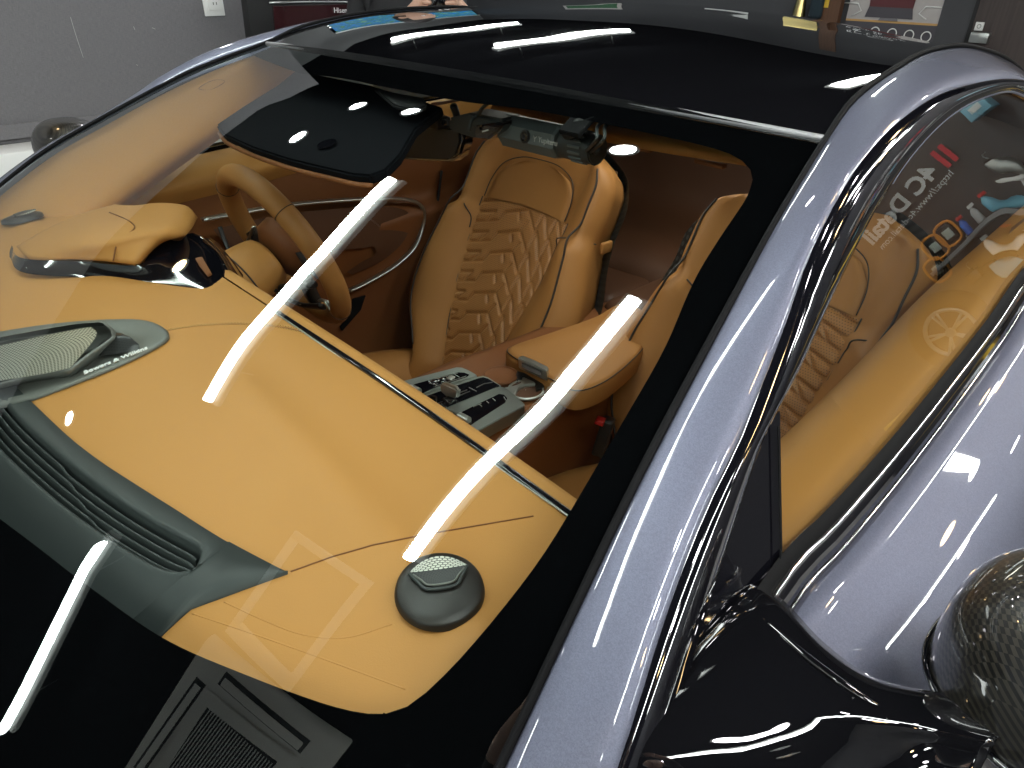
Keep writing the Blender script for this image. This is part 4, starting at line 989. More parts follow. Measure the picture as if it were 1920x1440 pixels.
# seat belt buckle of the passenger seat
bq = kz(1134, 797, .50)
BK = box('belt_buckle', bq+V((0, 0, -.03)), (.028, .046, .085), M['plastic'], CAR, bev=.005, rot=Matrix.Rotation(-.3, 3, 'X') @ Matrix.Rotation(.5, 3, 'Z'))
box('release_button', bq+V((-.004, -.012, .014)), (.02, .034, .012), M['red'], BK, bev=.003, rot=Matrix.Rotation(-.3, 3, 'X') @ Matrix.Rotation(.5, 3, 'Z'))

# unseen fill lamps added under the headliner to brighten the seats
M['cabin_fill'] = lamp('cabin_fill_glow', (1, .97, .88), 9.5)
for y_, z_, w_ in ((.34, 1.232, .30), (.80, 1.19, .30)):
    rl = box('added_fill_lamp', (0, y_, z_), (w_+.03, .19, .012), M['leather_dark'], CAR, bev=.003)
    box('lamp_lens', (0, y_, z_-.0075), (w_, .16, .004), M['cabin_fill'], rl, bev=.001)

# pale seat belt webbing hanging behind the driver's inner shoulder
wb = [on_y(*p, .80) for p in [(1139, 318), (1157, 322), (1156, 440), (1142, 436)]]
M['webbing'] = mat('beige_webbing', (.34, .22, .12), .8)
prism('belt_webbing', wb, (0, 1, 0), .003, M['webbing'], CAR)

# ------------------------------------------------------------------ dash cameras
def bodyframe(a, b, upv):
    x = (b-a).normalized(); y = V(upv); z = x.cross(y).normalized(); y = z.cross(x); return x, y, z
DC = empty('dash_camera', on_glass(1030, 215, -.006))
tag(DC, 'cylindrical slate grey dash camera with knurled end, hung from the windscreen', 'dashcam')
DCL = DC.location.copy()
def dcp(o): o.data.transform(Matrix.Translation(-DCL)); o.parent = DC; return o
a = on_y(952, 243, .05); b = on_y(1122, 282, .05)
x, y, z = bodyframe(a, b, (0, .15, 1)); Ld = (b-a).length
def oct_(c, r, n=8): return [c+y*(r*math.cos(t+math.pi/8))+z*(r*math.sin(t+math.pi/8)) for t in [2*math.pi*i/n for i in range(n)]]
rows = [oct_(a+x*(Ld*t), r) for t, r in ((0, .021), (.015, .0245), (.6, .0245), (.62, .0245), (.64, .022))]
bm = bmesh.new(); add_grid(bm, rows, True, False, True); bmesh.ops.recalc_face_normals(bm, faces=bm.faces)
o = from_bm('camera_body', bm, M['camgrey'], None, False); dcp(o)
kn = cyl('end_barrel', a+x*(Ld*.83), x, .0205, Ld*.34, M['greyplastic'], None, n=40, bev=.002); dcp(kn)
for i in range(16):
    t = 2*math.pi*i/16; dcp(box('knurl', a+x*(Ld*.85)+y*(.0208*math.cos(t))+z*(.0208*math.sin(t)), (.022, .0035, .0035), M['camgrey'], None, bev=.0006, rot=Matrix((x, y, z)).transposed() @ Matrix.Rotation(t, 3, 'X')))
fz = z if z.y < 0 else -z
lp = on_y(987, 262, a.y-.02); lc_ = a+x*((lp-a).dot(x))+fz*.0222+y*-.001
dcp(cyl('lens_ring', lc_, fz, .0095, .006, M['plastic'], None, n=32, bev=.001)); dcp(cyl('lens', lc_+fz*.0025, fz, .0068, .003, M['piano'], None, n=28, bev=.0008)); dcp(cyl('lens_pupil', lc_+fz*.0042, fz, .003, .0006, M['darkgap'], None, n=20))
tl = a+x*((on_y(1004, 267, a.y-.02)-a).dot(x))+fz*.0229+y*-.004
yy_ = y if y.z > 0 else -y
dcp(text('lettering', 'Yupiteru', .0105, tl+x*.008, x, yy_, M['greyprint'], None, bold=.0001))
for a2, b2 in (((-.002, .007), (.0015, .003)), ((.005, .007), (.0015, .003)), ((.0015, .003), (.0015, -.001))):
    dcp(tube('logo_mark', [tl+x*a2[0]+yy_*a2[1]+fz*.0004, tl+x*b2[0]+yy_*b2[1]+fz*.0004], .0006, M['greyprint'], None, n=2, k=5, smooth=False))
mt = [on_glass(px, py, -.004) for px, py in [(1047, 243), (1077, 209), (1116, 218), (1085, 252)]]
dcp(prism('mount_pad', mt, (0, .35, -1), .006, M['rubber'], None, bev=.001))
mcn = sum(mt, V())/4
dcp(tube('mount_neck', [mcn-V((0, -.004, .004)), a+x*(Ld*.66)+y*.01], .009, M['plastic'], None, n=6, k=10))
for k in range(2):
    dcp(tube('cable', [a+x*(Ld*(.93+.05*k))+y*-.004+fz*.012, on_glass(1118+14*k, 262, -.016), on_glass(1120+14*k, 238, -.014), on_glass(1138+10*k, 225, -.012), on_glass(1160, 212, -.008)], .0022, M['greyplastic'], None, n=24, k=8))
dcp(tube('end_plug', [a+x*(Ld*1.0)+fz*.006, a+x*(Ld*1.06)+fz*.012], .006, M['greyplastic'], None, n=6, k=10))

DC2 = empty('toll_reader', on_glass(880, 215, -.02)); DCL = DC2.location.copy(); DC = DC2
tag(DC2, 'small black toll antenna box with a short cable left of the dash camera', 'dashcam')
bx = [on_y(px, py, .02) for px, py in [(838, 222), (878, 212), (940, 224), (945, 236), (934, 248), (915, 262), (880, 258), (842, 246)]]
dcp(prism('antenna_body', bx, (.15, 1, .1), .04, M['greyplastic'], None, bev=.004))
fr = [on_y(px, py, .012) for px, py in [(888, 236), (930, 230), (944, 232), (934, 248), (914, 262), (888, 258)]]
dcp(prism('front_block', fr, (.15, 1, .1), .02, M['piano'], None, bev=.003))
lb = on_y(818, 228, .02); dcp(box('side_sensor', lb, (.04, .03, .018), M['plastic'], None, bev=.003)); dcp(cyl('side_lens', on_y(833, 230, .002), (0, -1, .2), .004, .004, M['piano'], None, n=20))
a_, b_ = on_y(906, 248, .008), on_y(920, 244, .008)
dcp(text('label_print', 'YUPITERU', .0032, a_+V((0, -.002, 0)), b_-a_, (0, 0, 1), M['whiteprint'], None))
dcp(tube('cable', [on_y(880, 246, .0), on_y(884, 226, .005), on_y(898, 214, .015), on_glass(905, 202, -.016), on_glass(925, 186, -.010)], .0026, M['greyplastic'], None, n=24, k=8))

# ------------------------------------------------------------------ the room
M['mid_wall'] = mat('mid_grey_wall_paint', (.13, .13, .135), .8, vary=.06)
M['acw'] = mat('pale_scuff', (.42, .41, .40), .9)
M['white_wall'] = mat('pale_wall_paint', (.6, .6, .6), .8)
def structure(o): o['kind'] = 'structure'; return o
structure(box('floor', (-.5, .4, -.05), (12, 11, .1), M['floor']))
CZ = 2.55
structure(box('ceiling', (-.5, .4, CZ+.05), (12, 11, .1), M['ceiling']))
o = recentre(box('wall', (-2.95, -.95, 1.1), (.1, 4.1, 2.2), M['fabric_wall'])); tag(o, 'grey woven cloth wall with a scratch on the left behind the car', 'wall')
o = recentre(box('wall', (-1.2, 4.6, 1.3), (9, .1, 2.6), M['charcoal_wall'])); tag(o, 'charcoal back wall behind the roof with posters on it', 'wall')
o = recentre(box('wall', (3.2, .3, 1.3), (.1, 7, 2.6), M['charcoal_wall'])); tag(o, 'dark side wall beyond the door mirror, right of the car', 'wall')
o = recentre(box('wall', (0, -4.0, 1.3), (8, .1, 2.6), M['white_wall'])); tag(o, 'pale wall at the front end of the workshop', 'wall')
o = recentre(box('partition', (2.2, 3.56, 1.3), (2.2, .1, 2.6), M['charcoal_wall'])); tag(o, 'black partition with white lettering and lamps, mirrored in the door glass', 'partition')
o = recentre(box('wall', (-5.25, 2.9, 1.3), (.1, 3.4, 2.6), M['mid_wall'])); tag(o, 'mid grey wall of the recess behind the television', 'wall')
wx = -2.90
# scratch, socket plate, pale ledge
a_, b_ = on_x(132, 32, wx+.001), on_x(156, 108, wx+.001)
WALL_ = bpy.data.objects['wall']
for q_ in ([(132, 32), (141, 62), (156, 108)], [(250, 50), (251, 51), (253, 56)], [(285, 52), (290, 54), (291, 55)], [(256, 121), (257, 122), (258, 123)]):
    sc_o = tube('scratch', [on_x(*p, wx+.0005) for p in q_], .0011, M['whiteprint'] if False else M['acw'], None, n=10, k=5); sc_o.data.transform(Matrix.Translation(-WALL_.location)); sc_o.parent = WALL_
sp = empty('socket_plate', on_x(400, -10, wx)); tag(sp, 'white double wall socket plate on the grey cloth wall', 'socket')
def at(o, e): o.data.transform(Matrix.Translation(-e.location)); o.parent = e; return o
c_ = on_x(400, -14, wx)
p0 = on_x(380, 10, wx); p1 = on_x(418, 10, wx); pw = (p1-p0).length; cz_ = on_x(400, 30, wx).z
at(box('cover', V((wx+.006, (p0.y+p1.y)/2, cz_+.105)), (.012, pw, .21), M['white'], None, bev=.004), sp)
at(box('insert', V((wx+.013, (p0.y+p1.y)/2, cz_+.105)), (.008, pw*.58, .16), M['white'], None, bev=.002), sp)
for dz in (.055, .1, .145):
    for dy in (-.008, .008): at(box('slot', V((wx+.0175, (p0.y+p1.y)/2+dy+.004, cz_+dz)), (.002, .003, .012), M['darkgap'], None), sp)
za, zb = on_x(0, 262, wx).z, on_x(0, 330, wx).z
l = recentre(box('ledge', (wx+.11, -.95, (za+zb)/2-.02), (.2, 4.05, za-zb), M['white'], None, bev=.004)); tag(l, 'bright white ledge along the foot of the grey cloth wall', 'ledge')
s_ = recentre(box('skirting', (wx+.012, -.95, za+.03), (.022, 4.05, .06), M['fabric_wall'])); tag(s_, 'pale grey rail between cloth wall and white ledge', 'skirting')

# television unit beyond the wall
TV = empty('television', on_x(560, 120, -2.55)); tag(TV, 'black television with a reddish reflection coloured into its dark screen beside the grey wall', 'television')
def tvp(px, py, x=-2.55): return on_x(px, py, x)
q = [tvp(458, -40), tvp(476, 110), tvp(640, 110), tvp(700, 60), tvp(692, -40)]
at(prism('cabinet', q, (-1, 0, 0), .06, M['plastic'], None), TV)
q = [tvp(512, 12, -2.54), tvp(520, 100, -2.54), tvp(650, 100, -2.54), tvp(672, 30, -2.54), tvp(660, 8, -2.54)]
M['tv_reflection'] = mat('screen_red_reflection', (.035, .010, .012), .12, coat=1)  # reddish reflection on the screen is put into its base colour
at(prism('screen', q, (-1, 0, 0), .01, M['tv_reflection'], None), TV)
at(tube('bezel_line', [tvp(505, 5, -2.535), tvp(600, 3, -2.535), tvp(690, 4, -2.535)], .004, M['satin'], None, n=8, k=6), TV)
a_, b_ = tvp(626, 24, -2.53), tvp(648, 24, -2.53)
at(text('lettering', 'Hisense', .034, a_, b_-a_, (0, 0, 1), M['whiteprint'], None), TV)

# ceiling tubes, downlights, air conditioner placed so that car body and glass mirror them
FIX = []
TZ = 2.388
def led_tube(p, q, label):
    d = (q-p); L = d.length; d.normalize()
    e = empty('led_tube_light', (p+q)/2); tag(e, label, 'tube light', 'white tube lights on the ceiling')
    side = V((0, 0, 1)).cross(d).normalized()
    rot = Matrix((d, side, V((0, 0, 1)))).transposed()
    c = (p+q)/2
    o = tube('tube', [p+V((0, 0, -.028)), q+V((0, 0, -.028))], .027, M['tube_light'], None, n=2, k=12, smooth=False); at(o, e)
    at(box('batten', c+V((0, 0, .016)), (L+.04, .10, .03), M['white'], None, bev=.006, rot=rot), e)
    for q_ in (p.lerp(q, .15), p.lerp(q, .85)): at(tube('hanger', [q_+V((0, 0, .03)), V((q_.x, q_.y, CZ))], .004, M['satin'], None, n=2, k=6, smooth=False), e)
    return e
def downlight(p, warm, label, r=.058):
    e = empty('ceiling_downlight', p); tag(e, label, 'downlight', 'warm ceiling downlights' if warm else 'white ceiling downlights')
    at(cyl('lamp', p+V((0, 0, -.004)), (0, 0, 1), r, .006, M['spot_warm' if warm else 'spot_white'], None, n=20), e)
    rr_ = [[p+V((rad*math.cos(t), rad*math.sin(t), z_)) for t in [2*math.pi*i/24 for i in range(25)]] for rad, z_ in ((r+.002, 0), (r+.002, -.012), (r+.012, -.012), (r+.014, 0))]
    at(loft('bezel', rr_, M['white'], None, nu=25, straight=True), e)
    return e
# tube lights: their places follow from where the glass and the roof mirror them
for p, q, lab in [((-1.187, .213), (-1.028, -1.27), 'white LED tube mirrored across the windscreen above the steering wheel'),
                  ((.218, .077), (.333, -1.321), 'white LED tube mirrored in the windscreen from armrest to corner tweeter'),
                  ((-1.16, -2.245), (-1.015, -3.278), 'white LED tube mirrored in the black lower left corner of the windscreen'),
                  ((-4.009, 2.489), (-3.482, 3.416), 'white LED tube mirrored on the black roof, the left of two'),
                  ((-2.628, 2.353), (-2.283, 3.346), 'white LED tube mirrored on the black roof, the right of two'),
                  ((-.375, 2.974), (-.273, 2.182), 'white LED tube mirrored on the black roof beside the near pillar')]:
    led_tube(V((*p, TZ)), V((*q, TZ)), lab)
for p, q in [((.95, -2.3), (1.0, -3.8)), ((2.3, -1.9), (2.35, -3.4)), ((1.55, .2), (1.6, -1.3)), ((1.5, 3.1), (1.55, 1.7)), ((1.65, -2.3), (1.7, -3.6)), ((2.7, .9), (2.75, -.6)), ((2.7, 3.1), (2.7, 1.9))]:  # extra unseen tubes; the front ones are added to light the cabin
    led_tube(V((*p, TZ)), V((*q, TZ)), 'added white LED ceiling tube over the near side, a streak in the paint')
for x_, y_, w_, lab in [(-2.47, -2.13, 0, 'round white downlight mirrored over the grey vent panel'), (-2.66, .49, 0, 'round white downlight mirrored at the lower left of the dark visor'),
                        (-2.71, 1.1, 0, 'round white downlight mirrored at the top of the dark visor'), (-2.14, 1.1, 0, 'round white downlight mirrored between visor and toll antenna'),
                        (-.62, 1.09, 0, 'round white downlight mirrored right of the dash camera'), (-2.38, -.61, 1, 'warm downlight mirrored in the gloss black instrument shroud')]:
    downlight(V((x_, y_, CZ)), w_, lab)
k = 0
for x_ in (1.12, 1.42, 1.85, 2.35, 2.95):
    for y_ in (-2.9, -1.7, -.5, .7, 1.5, 2.6, 3.2):
        k += 1
        if x_ < 1.3 and y_ < 0: continue
        downlight(V((x_+(.1*((k*7) % 3-1) if x_ > 1.3 else 0), y_+.12*((k*5) % 3-1), CZ)), k % 3 == 0, 'warm ceiling downlight seen as an amber spark in the near paint' if k % 3 == 0 else 'white ceiling downlight seen as a white spark in the near paint')
# ceiling cassette air conditioner, mirrored in the black edge of the windscreen
AC = empty('ceiling_air_conditioner', (.205, -2.755, CZ)); tag(AC, 'grey square ceiling cassette air conditioner mirrored at the foot of the windscreen', 'air conditioner')
M['acgrey'] = mat('ac_beige_plastic', (.8, .77, .72), .5); M['acdark'] = mat('ac_slot', (.02, .02, .02), .6)
ax0, ay0 = .205, -2.755; rz = Matrix.Rotation(math.radians(3), 3, 'Z')
at(box('panel', (ax0, ay0, CZ-.02), (.95, .95, .04), M['acgrey'], None, bev=.01, rot=rz), AC)
at(box('intake_frame', (ax0, ay0, CZ-.045), (.60, .60, .02), M['acgrey'], None, bev=.006, rot=rz), AC)
at(box('intake', (ax0, ay0, CZ-.056), (.48, .48, .004), M['acdark'], None, rot=rz), AC)
for i in range(26):
    at(box('intake_slat', (ax0-.23+.46*i/25, ay0, CZ-.058), (.006, .47, .004), M['acgrey'], None), AC)
for sx_, sy_ in ((1, 0), (-1, 0), (0, 1), (0, -1)):
    at(box('air_slot', (ax0+.375*sx_, ay0+.375*sy_, CZ-.041), (.075 if sx_ else .58, .58 if sx_ else .075, .004), M['acdark'], None, bev=.001), AC)
    at(box('louvre', (ax0+.372*sx_, ay0+.372*sy_, CZ-.05), (.042 if sx_ else .54, .54 if sx_ else .042, .006), M['acgrey'], None, bev=.002), AC)
HT = empty('ceiling_hatch', (0, -1.95, CZ)); tag(HT, 'square white framed ceiling hatch mirrored faintly on the tan dashboard corner', 'hatch')
for dx_, dy_, w_, h_ in ((-.22, 0, .05, .56), (.22, 0, .05, .56), (0, -.28, .49, .05), (0, .28, .49, .05)):
    at(box('hatch_frame', (dx_, -1.96+dy_, CZ-.008), (w_, h_, .016), M['white'], None, bev=.003), HT)

# back wall: car poster, wooden door frame, dark door with its handle plate
yw = 4.54
def bw(px, py, y=yw): return on_y(px, py, y)
def flat_rect(name, a, b, c, d, m, parent, th=.012):   # px corners on a wall facing -y
    return at(prism(name, [a, b, c, d], (0, 1, 0), th, m, None), parent)
PO = empty('car_poster', bw(1680, 75)); tag(PO, 'wide poster of a dark red sports car on a pale tiled floor behind the roof', 'poster')
M['p_floor'] = mat('poster_pale_print', (.42, .39, .38), .6, vary=.1, vscale=14); M['p_car'] = mat('poster_red_print', (.09, .018, .022), .5); M['p_dark'] = mat('poster_dark_print', (.06, .055, .065), .6); M['p_grey'] = mat('poster_grey_print', (.16, .15, .16), .6)
zt = bw(1680, 2).z+.13; xl, xr = bw(1590, 20).x, bw(1768, 20).x; zb_, zm_ = bw(1680, 98).z, bw(1680, 40).z
def rectw(name, x0, x1, z0, z1, m, par, y=yw-.001, th=.006):
    return at(prism(name, [V((x0, y, z0)), V((x1, y, z0)), V((x1, y, z1)), V((x0, y, z1))], (0, 1, 0), th, m, None), par)
rectw('print_top', xl, xr, zm_, zt, M['p_floor'], PO); rectw('print_border', xl, xr, zm_-.012, zm_, M['p_car'] if False else M['stitch'], PO); rectw('print_foot', xl, xr, zb_, zm_-.012, M['p_dark'], PO)
xm = (xl+xr)/2-.02; zc0 = bw(1680, 22).z
at(prism('printed_car', [V((xm+.15*a_, yw-.006, zc0+.15*b_)) for a_, b_ in ((-.9, .1), (-.95, .9), (-.5, 1.6), (.5, 1.6), (.95, .9), (.9, .1), (.6, -.05), (-.6, -.05))], (0, 1, 0), .004, M['p_car'], None), PO)
at(prism('printed_shadow', [V((xm+.15*a_, yw-.0075, zc0+.15*b_)) for a_, b_ in ((-.9, .15), (.9, .15), (1.0, -.25), (-1.0, -.25))], (0, 1, 0), .003, M['p_dark'], None), PO)
at(prism('printed_strip', [V((xm+.15*a_, yw-.0065, b_)) for a_, b_ in ((-.3, zc0-.03), (.35, zc0-.03), (.42, zm_), (-.4, zm_))], (0, 1, 0), .003, M['p_grey'], None), PO)
for sx_ in (-1, 1):
    at(tube('printed_chevron', [V((xm+sx_*.23, yw-.008, zm_+.02)), V((xm+sx_*.18, yw-.008, zm_+.05)), V((xm+sx_*.21, yw-.008, zm_+.09)), V((xm+sx_*.3, yw-.008, zm_+.09))], .004, M['white'], None, n=4, k=6, smooth=False), PO)
for i in range(4):
    c_ = bw(1640+32*i, 60+3*i, yw-.008)
    at(tube('printed_ring', [c_+V((.028*math.cos(t), 0, .028*math.sin(t))) for t in [2*math.pi*j/20 for j in range(20)]], .0035, M['white'], None, n=40, k=6, closed=True), PO)
DR = empty('door', bw(1880, 120)); tag(DR, 'dark wenge wood door with a small white card plate and steel flap handle', 'door')
xd = bw(1822, 50).x
rectw('leaf', xd+.01, xd+1.0, .02, 2.1, M['wenge'], DR, yw-.02, .02); rectw('edge', xd-.012, xd+.008, .02, 2.1, M['darkgap'], DR, yw-.018, .018)
c_ = bw(1839, 49); at(box('card_plate', (c_.x, yw-.026, c_.z), (.045, .01, .045), M['white'], None, bev=.002), DR); at(tube('card_mark', [V((c_.x+.01*math.cos(t), yw-.032, c_.z+.01*math.sin(t))) for t in [6.28*j/12 for j in range(12)]], .0012, M['darkgap'], None, n=20, k=5, closed=True), DR)
c_ = bw(1841, 70); at(box('handle', (c_.x, yw-.04, c_.z), (.10, .04, .055), M['satin'], None, bev=.004), DR)
rectw('frame_post', xd-.19, xd-.012, .02, 2.2, M['charcoal_wall'], DR, yw-.008, .008)
DF = empty('display_cabinet', bw(1560, 60)); tag(DF, 'brown timber cabinet with brass and dark cloth items left of the car poster', 'cabinet')
rectw('timber_post', bw(1548, 20).x, bw(1580, 20).x, .9, 1.7, M['walnut'], DF, yw-.05, .05); rectw('back', bw(1440, 20).x, bw(1548, 20).x, .9, 1.7, M['charcoal_wall'], DF, yw-.003, .003)
M['brass'] = mat('brass', (.62, .50, .22), .25, metal=1); M['yellow'] = mat('yellow_tag', (.75, .5, .05), .5); M['cloth'] = mat('dark_teal_cloth', (.012, .025, .035), .9)
at(cyl('brass_cup', bw(1500, 14, yw-.08), (0, 0, 1), .045, .12, M['brass'], None, n=24, bev=.006, r2=.03), DF); at(box('dark_cloth', bw(1533, 6, yw-.06), (.09, .05, .18), M['cloth'], None, bev=.02), DF)
rectw('yellow_tag', bw(1553, 0).x, bw(1562, 0).x, bw(1557, 14).z, bw(1557, 0).z+.05, M['yellow'], DF, yw-.053, .003)

# things high on the walls that the roof mirrors
scr = bpy.data.materials.new('aerial_coast_screen'); scr.use_nodes = True; nt = scr.node_tree; b_ = nt.nodes['Principled BSDF']
tc = nt.nodes.new('ShaderNodeTexCoord'); nz = nt.nodes.new('ShaderNodeTexNoise'); nz.inputs['Scale'].default_value = 14; nz.inputs['Detail'].default_value = 9; nz.inputs['Roughness'].default_value = .75
mp_ = nt.nodes.new('ShaderNodeMapping'); mp_.inputs['Scale'].default_value = (1, .5, 3.0); nt.links.new(tc.outputs['Object'], mp_.inputs[0]); nt.links.new(mp_.outputs[0], nz.inputs[0])
rp = nt.nodes.new('ShaderNodeValToRGB'); els = rp.color_ramp.elements; els[0].position = .36; els[0].color = (.004, .02, .07, 1); els[1].position = .68; els[1].color = (.75, .85, .85, 1)
e1 = els.new(.46); e1.color = (.01, .14, .42, 1); e2 = els.new(.52); e2.color = (.008, .05, .015, 1); e3 = els.new(.6); e3.color = (.08, .22, .06, 1)
nt.links.new(nz.outputs['Fac'], rp.inputs[0]); b_.inputs['Base Color'].default_value = (.01, .01, .01, 1); nt.links.new(rp.outputs[0], b_.inputs['Emission Color']); b_.inputs['Emission Strength'].default_value = 1.1
SC = empty('wall_screen', (-5.17, 3.6, 1.7)); tag(SC, 'wide lit screen showing a blue and green aerial coast, mirrored on the roof front left', 'screen')
SCX = -5.18
at(box('panel', (SCX, 3.6, 1.97), (.03, 1.8, .48), scr, None), SC); at(box('bezel', (SCX-.012, 3.6, 1.97), (.03, 1.86, .54), M['piano'], None, bev=.004), SC)
at(box('lower_strip', (SCX+.004, 3.6, 2.225), (.03, 1.86, .02), M['white'], None), SC)
GP = empty('framed_picture', (-3.57, 4.54, 1.68)); tag(GP, 'pale framed green picture on the back wall, mirrored at the roof top', 'picture')
M['green'] = mat('dark_green_print', (.03, .10, .045), .5, vary=.5, vscale=20)
rectw('board', -3.92, -3.25, 1.66, 2.04, M['p_floor'], GP, yw, .01); rectw('print', -3.88, -3.29, 1.70, 1.97, M['green'], GP, yw-.006, .004)
WS_ = empty('wall_sign', (-2.2, 4.54, 1.9)); tag(WS_, 'long white strip sign on the back wall, mirrored near the rear of the roof', 'sign')
rectw('strip', -2.4, -2.0, 1.88, 1.97, M['white'], WS_, yw, .01)
GB = empty('brass_plaque', (-1.55, 4.54, 1.7)); tag(GB, 'brass plaque board beside a timber post, mirrored on the roof by the pillar', 'plaque')
rectw('plate', -1.70, -1.44, 1.66, 1.95, M['brass'], GB, yw, .01); rectw('post', -1.42, -1.30, 1.4, 2.4, M['walnut'], GB, yw, .02)
LG = empty('logo_sign', (-1.0, 4.54, 1.45)); tag(LG, 'white shield emblem over block lettering, mirrored upside down on the roof', 'sign')
at(text('lettering', 'EXTREME', .085, V((-1.24, yw-.004, 1.52)), (1, 0, 0), (0, 0, 1), M['whiteprint'], None, spacing=1.15), LG); at(text('lettering', 'RACE SERIES', .06, V((-1.24, yw-.004, 1.42)), (1, 0, 0), (0, 0, 1), M['whiteprint'], None, spacing=1.1), LG)
at(tube('shield', [V((-1.0+.08*a_, yw-.004, 1.68+.06*b_)) for a_, b_ in ((-.6, 1), (.6, 1), (1, .4), (0, -1), (-1, .4))], .006, M['whiteprint'], None, n=60, k=6, closed=True), LG)

# the near side workshop corner that the door glass mirrors: lettering, work lamps, bottle shelf, spare wheel
SG = empty('shop_sign', (2.05, 3.49, 1.42)); yb_, yw = yw, 3.49; tag(SG, 'white shop lettering with two red bars on the dark wall, mirrored in the door glass', 'sign')
at(text('lettering', '4C Detail', .130, V((1.79, yw-.002, 1.515)), (1, 0, -.13), (0, 0, 1), M['whiteprint'], None, bold=.004), SG)
at(text('web_address', 'https://www.4c-detail.com', .050, V((1.74, yw-.002, 1.46)), (1, 0, -.13), (0, 0, 1), M['whiteprint'], None), SG)
M['redvinyl'] = mat('red_vinyl', (.55, .02, .04), .4)
for dx_ in (0, .045): at(prism('red_bar', [V((1.675+dx_, yw-.002, 1.50)), V((1.70+dx_, yw-.002, 1.50)), V((1.715+dx_, yw-.002, 1.62)), V((1.69+dx_, yw-.002, 1.62))], (0, 1, 0), .003, M['redvinyl'], None), SG)
M['orange'] = mat('orange_plastic', (.8, .3, .03), .4); M['steel'] = mat('steel_shelf', (.6, .6, .6), .3, metal=1); M['lens'] = mat('lamp_lens', (.5, .55, .5), .1)
for i, (x_, z_) in enumerate(((1.93, 1.235), (2.02, 1.22), (2.09, 1.12))):
    wl = empty('work_lamp', (x_, 3.40, z_-.05)); tag(wl, ['black and orange work lamp, the upper left of three mirrored in the door glass', 'black and orange work lamp, the middle of three mirrored in the door glass', 'black and orange work lamp, the lowest of three mirrored in the door glass'][i], 'work lamp', 'orange work lamps on the wall')
    at(box('body', (x_, 3.43, z_), (.075, .05, .095), M['plastic'], None, bev=.006), wl); at(box('lens', (x_, 3.402, z_), (.045, .006, .05), M['lens'], None, bev=.002), wl)
    at(tube('guard', [V((x_+.042*a_, 3.40, z_+.052*b_)) for a_, b_ in ((-1, -1), (1, -1), (1, 1), (-1, 1))], .007, M['orange'], None, n=32, k=8, closed=True), wl)
SHF = recentre(box('steel_rail', (1.72, 3.36, 1.16), (.75, .10, .02), M['steel'], None, rot=Matrix.Rotation(.12, 3, 'Y'))); tag(SHF, 'slim steel shelf carrying bottles, mirrored as a bright arc in the door glass', 'shelf')
cols = [('white', (.75, .75, .74)), ('pale blue', (.15, .42, .55)), ('light grey', (.5, .5, .5)), ('blue', (.03, .12, .5))]
names = ['white spray bottle left on the steel shelf', 'pale blue spray bottle second on the steel shelf', 'light grey spray bottle middle of the steel shelf', 'deep blue spray bottle right on the steel shelf', 'white bottle hanging below the steel shelf', 'pale blue bottle hanging below the shelf, left', 'light grey bottle hanging below the shelf, right']
for i in range(7):
    cn, cc = cols[i % 4]; x_ = (1.60, 1.68, 1.75, 1.83)[i] if i < 4 else (1.80, 1.72, 1.66)[i-4]; zb0 = 1.17+.12*(x_-1.72)*-1.0 if i < 4 else 1.0
    bo = empty('spray_bottle', (x_, 3.36, zb0)); tag(bo, names[i], 'bottle', 'spray bottles by the steel shelf')
    if cn not in M: M[cn] = mat(cn.replace(' ', '_')+'_bottle', cc, .3)
    pr = [(a_*.62, b_*.62) for a_, b_ in ((.001, 0), (.03, .0), (.032, .01), (.032, .10), (.02, .125), (.012, .135), (.012, .15))]
    at(loft('body', [[V((x_+r_*math.cos(t), 3.36+r_*math.sin(t), zb0+.004+z_)) for t in [2*math.pi*j/20 for j in range(21)]] for r_, z_ in pr], M[cn], None, nu=21, straight=True), bo)
    at(box('trigger', (x_-.008, 3.35, zb0+.103), (.034, .014, .018), M['red'] if i % 2 else M['white'], None, bev=.003), bo)
BX = empty('blue_box', (1.43, 3.40, 1.58)); tag(BX, 'pale blue box high on the dark wall, mirrored at the top of the door glass', 'box')
M['paleblue'] = mat('pale_blue_card', (.2, .45, .58), .5); at(box('carton', (1.45, 3.42, 1.62), (.10, .10, .085), M['paleblue'], None, bev=.003), BX); at(box('carton_label', (1.45, 3.368, 1.62), (.05, .004, .03), M['white'], None), BX)
TB = empty('yellow_cabinet', (2.3, 3.3, 0)); tag(TB, 'low yellow topped cabinet under the bottles, mirrored at the right of the door glass', 'cabinet')
at(box('body', (2.0, 3.3, .28), (1.5, .34, .56), M['charcoal_wall'], None, bev=.01), TB); at(box('top', (2.0, 3.3, .575), (1.54, .38, .03), M['yellow'], None, bev=.004), TB)
SWH = empty('spare_wheel', (2.20, 3.30, .60)); tag(SWH, 'spare wheel with pale five spoke rim on the cabinet, mirrored low in the door glass', 'wheel')
at(tube('tyre', [V((2.20+.17*math.cos(t), 3.30, .82+.17*math.sin(t))) for t in [2*math.pi*j/40 for j in range(40)]], .05, M['rubber'], None, n=60, k=14, closed=True), SWH)
at(tube('rim', [V((2.20+.125*math.cos(t), 3.27, .82+.125*math.sin(t))) for t in [2*math.pi*j/40 for j in range(40)]], .012, M['satin'], None, n=60, k=8, closed=True), SWH)
for j in range(5):
    t = 2*math.pi*j/5+.3
    for dt in (-.12, .12): at(tube('wheel_spoke', [V((2.20+.02*math.cos(t), 3.262, .82+.02*math.sin(t))), V((2.20+.12*math.cos(t+dt), 3.262, .82+.12*math.sin(t+dt)))], .007, M['satin'], None, n=4, k=8), SWH)
at(cyl('wheel_hub', (2.20, 3.262, .82), (0, 1, 0), .025, .02, M['satin'], None, n=20, bev=.003), SWH)

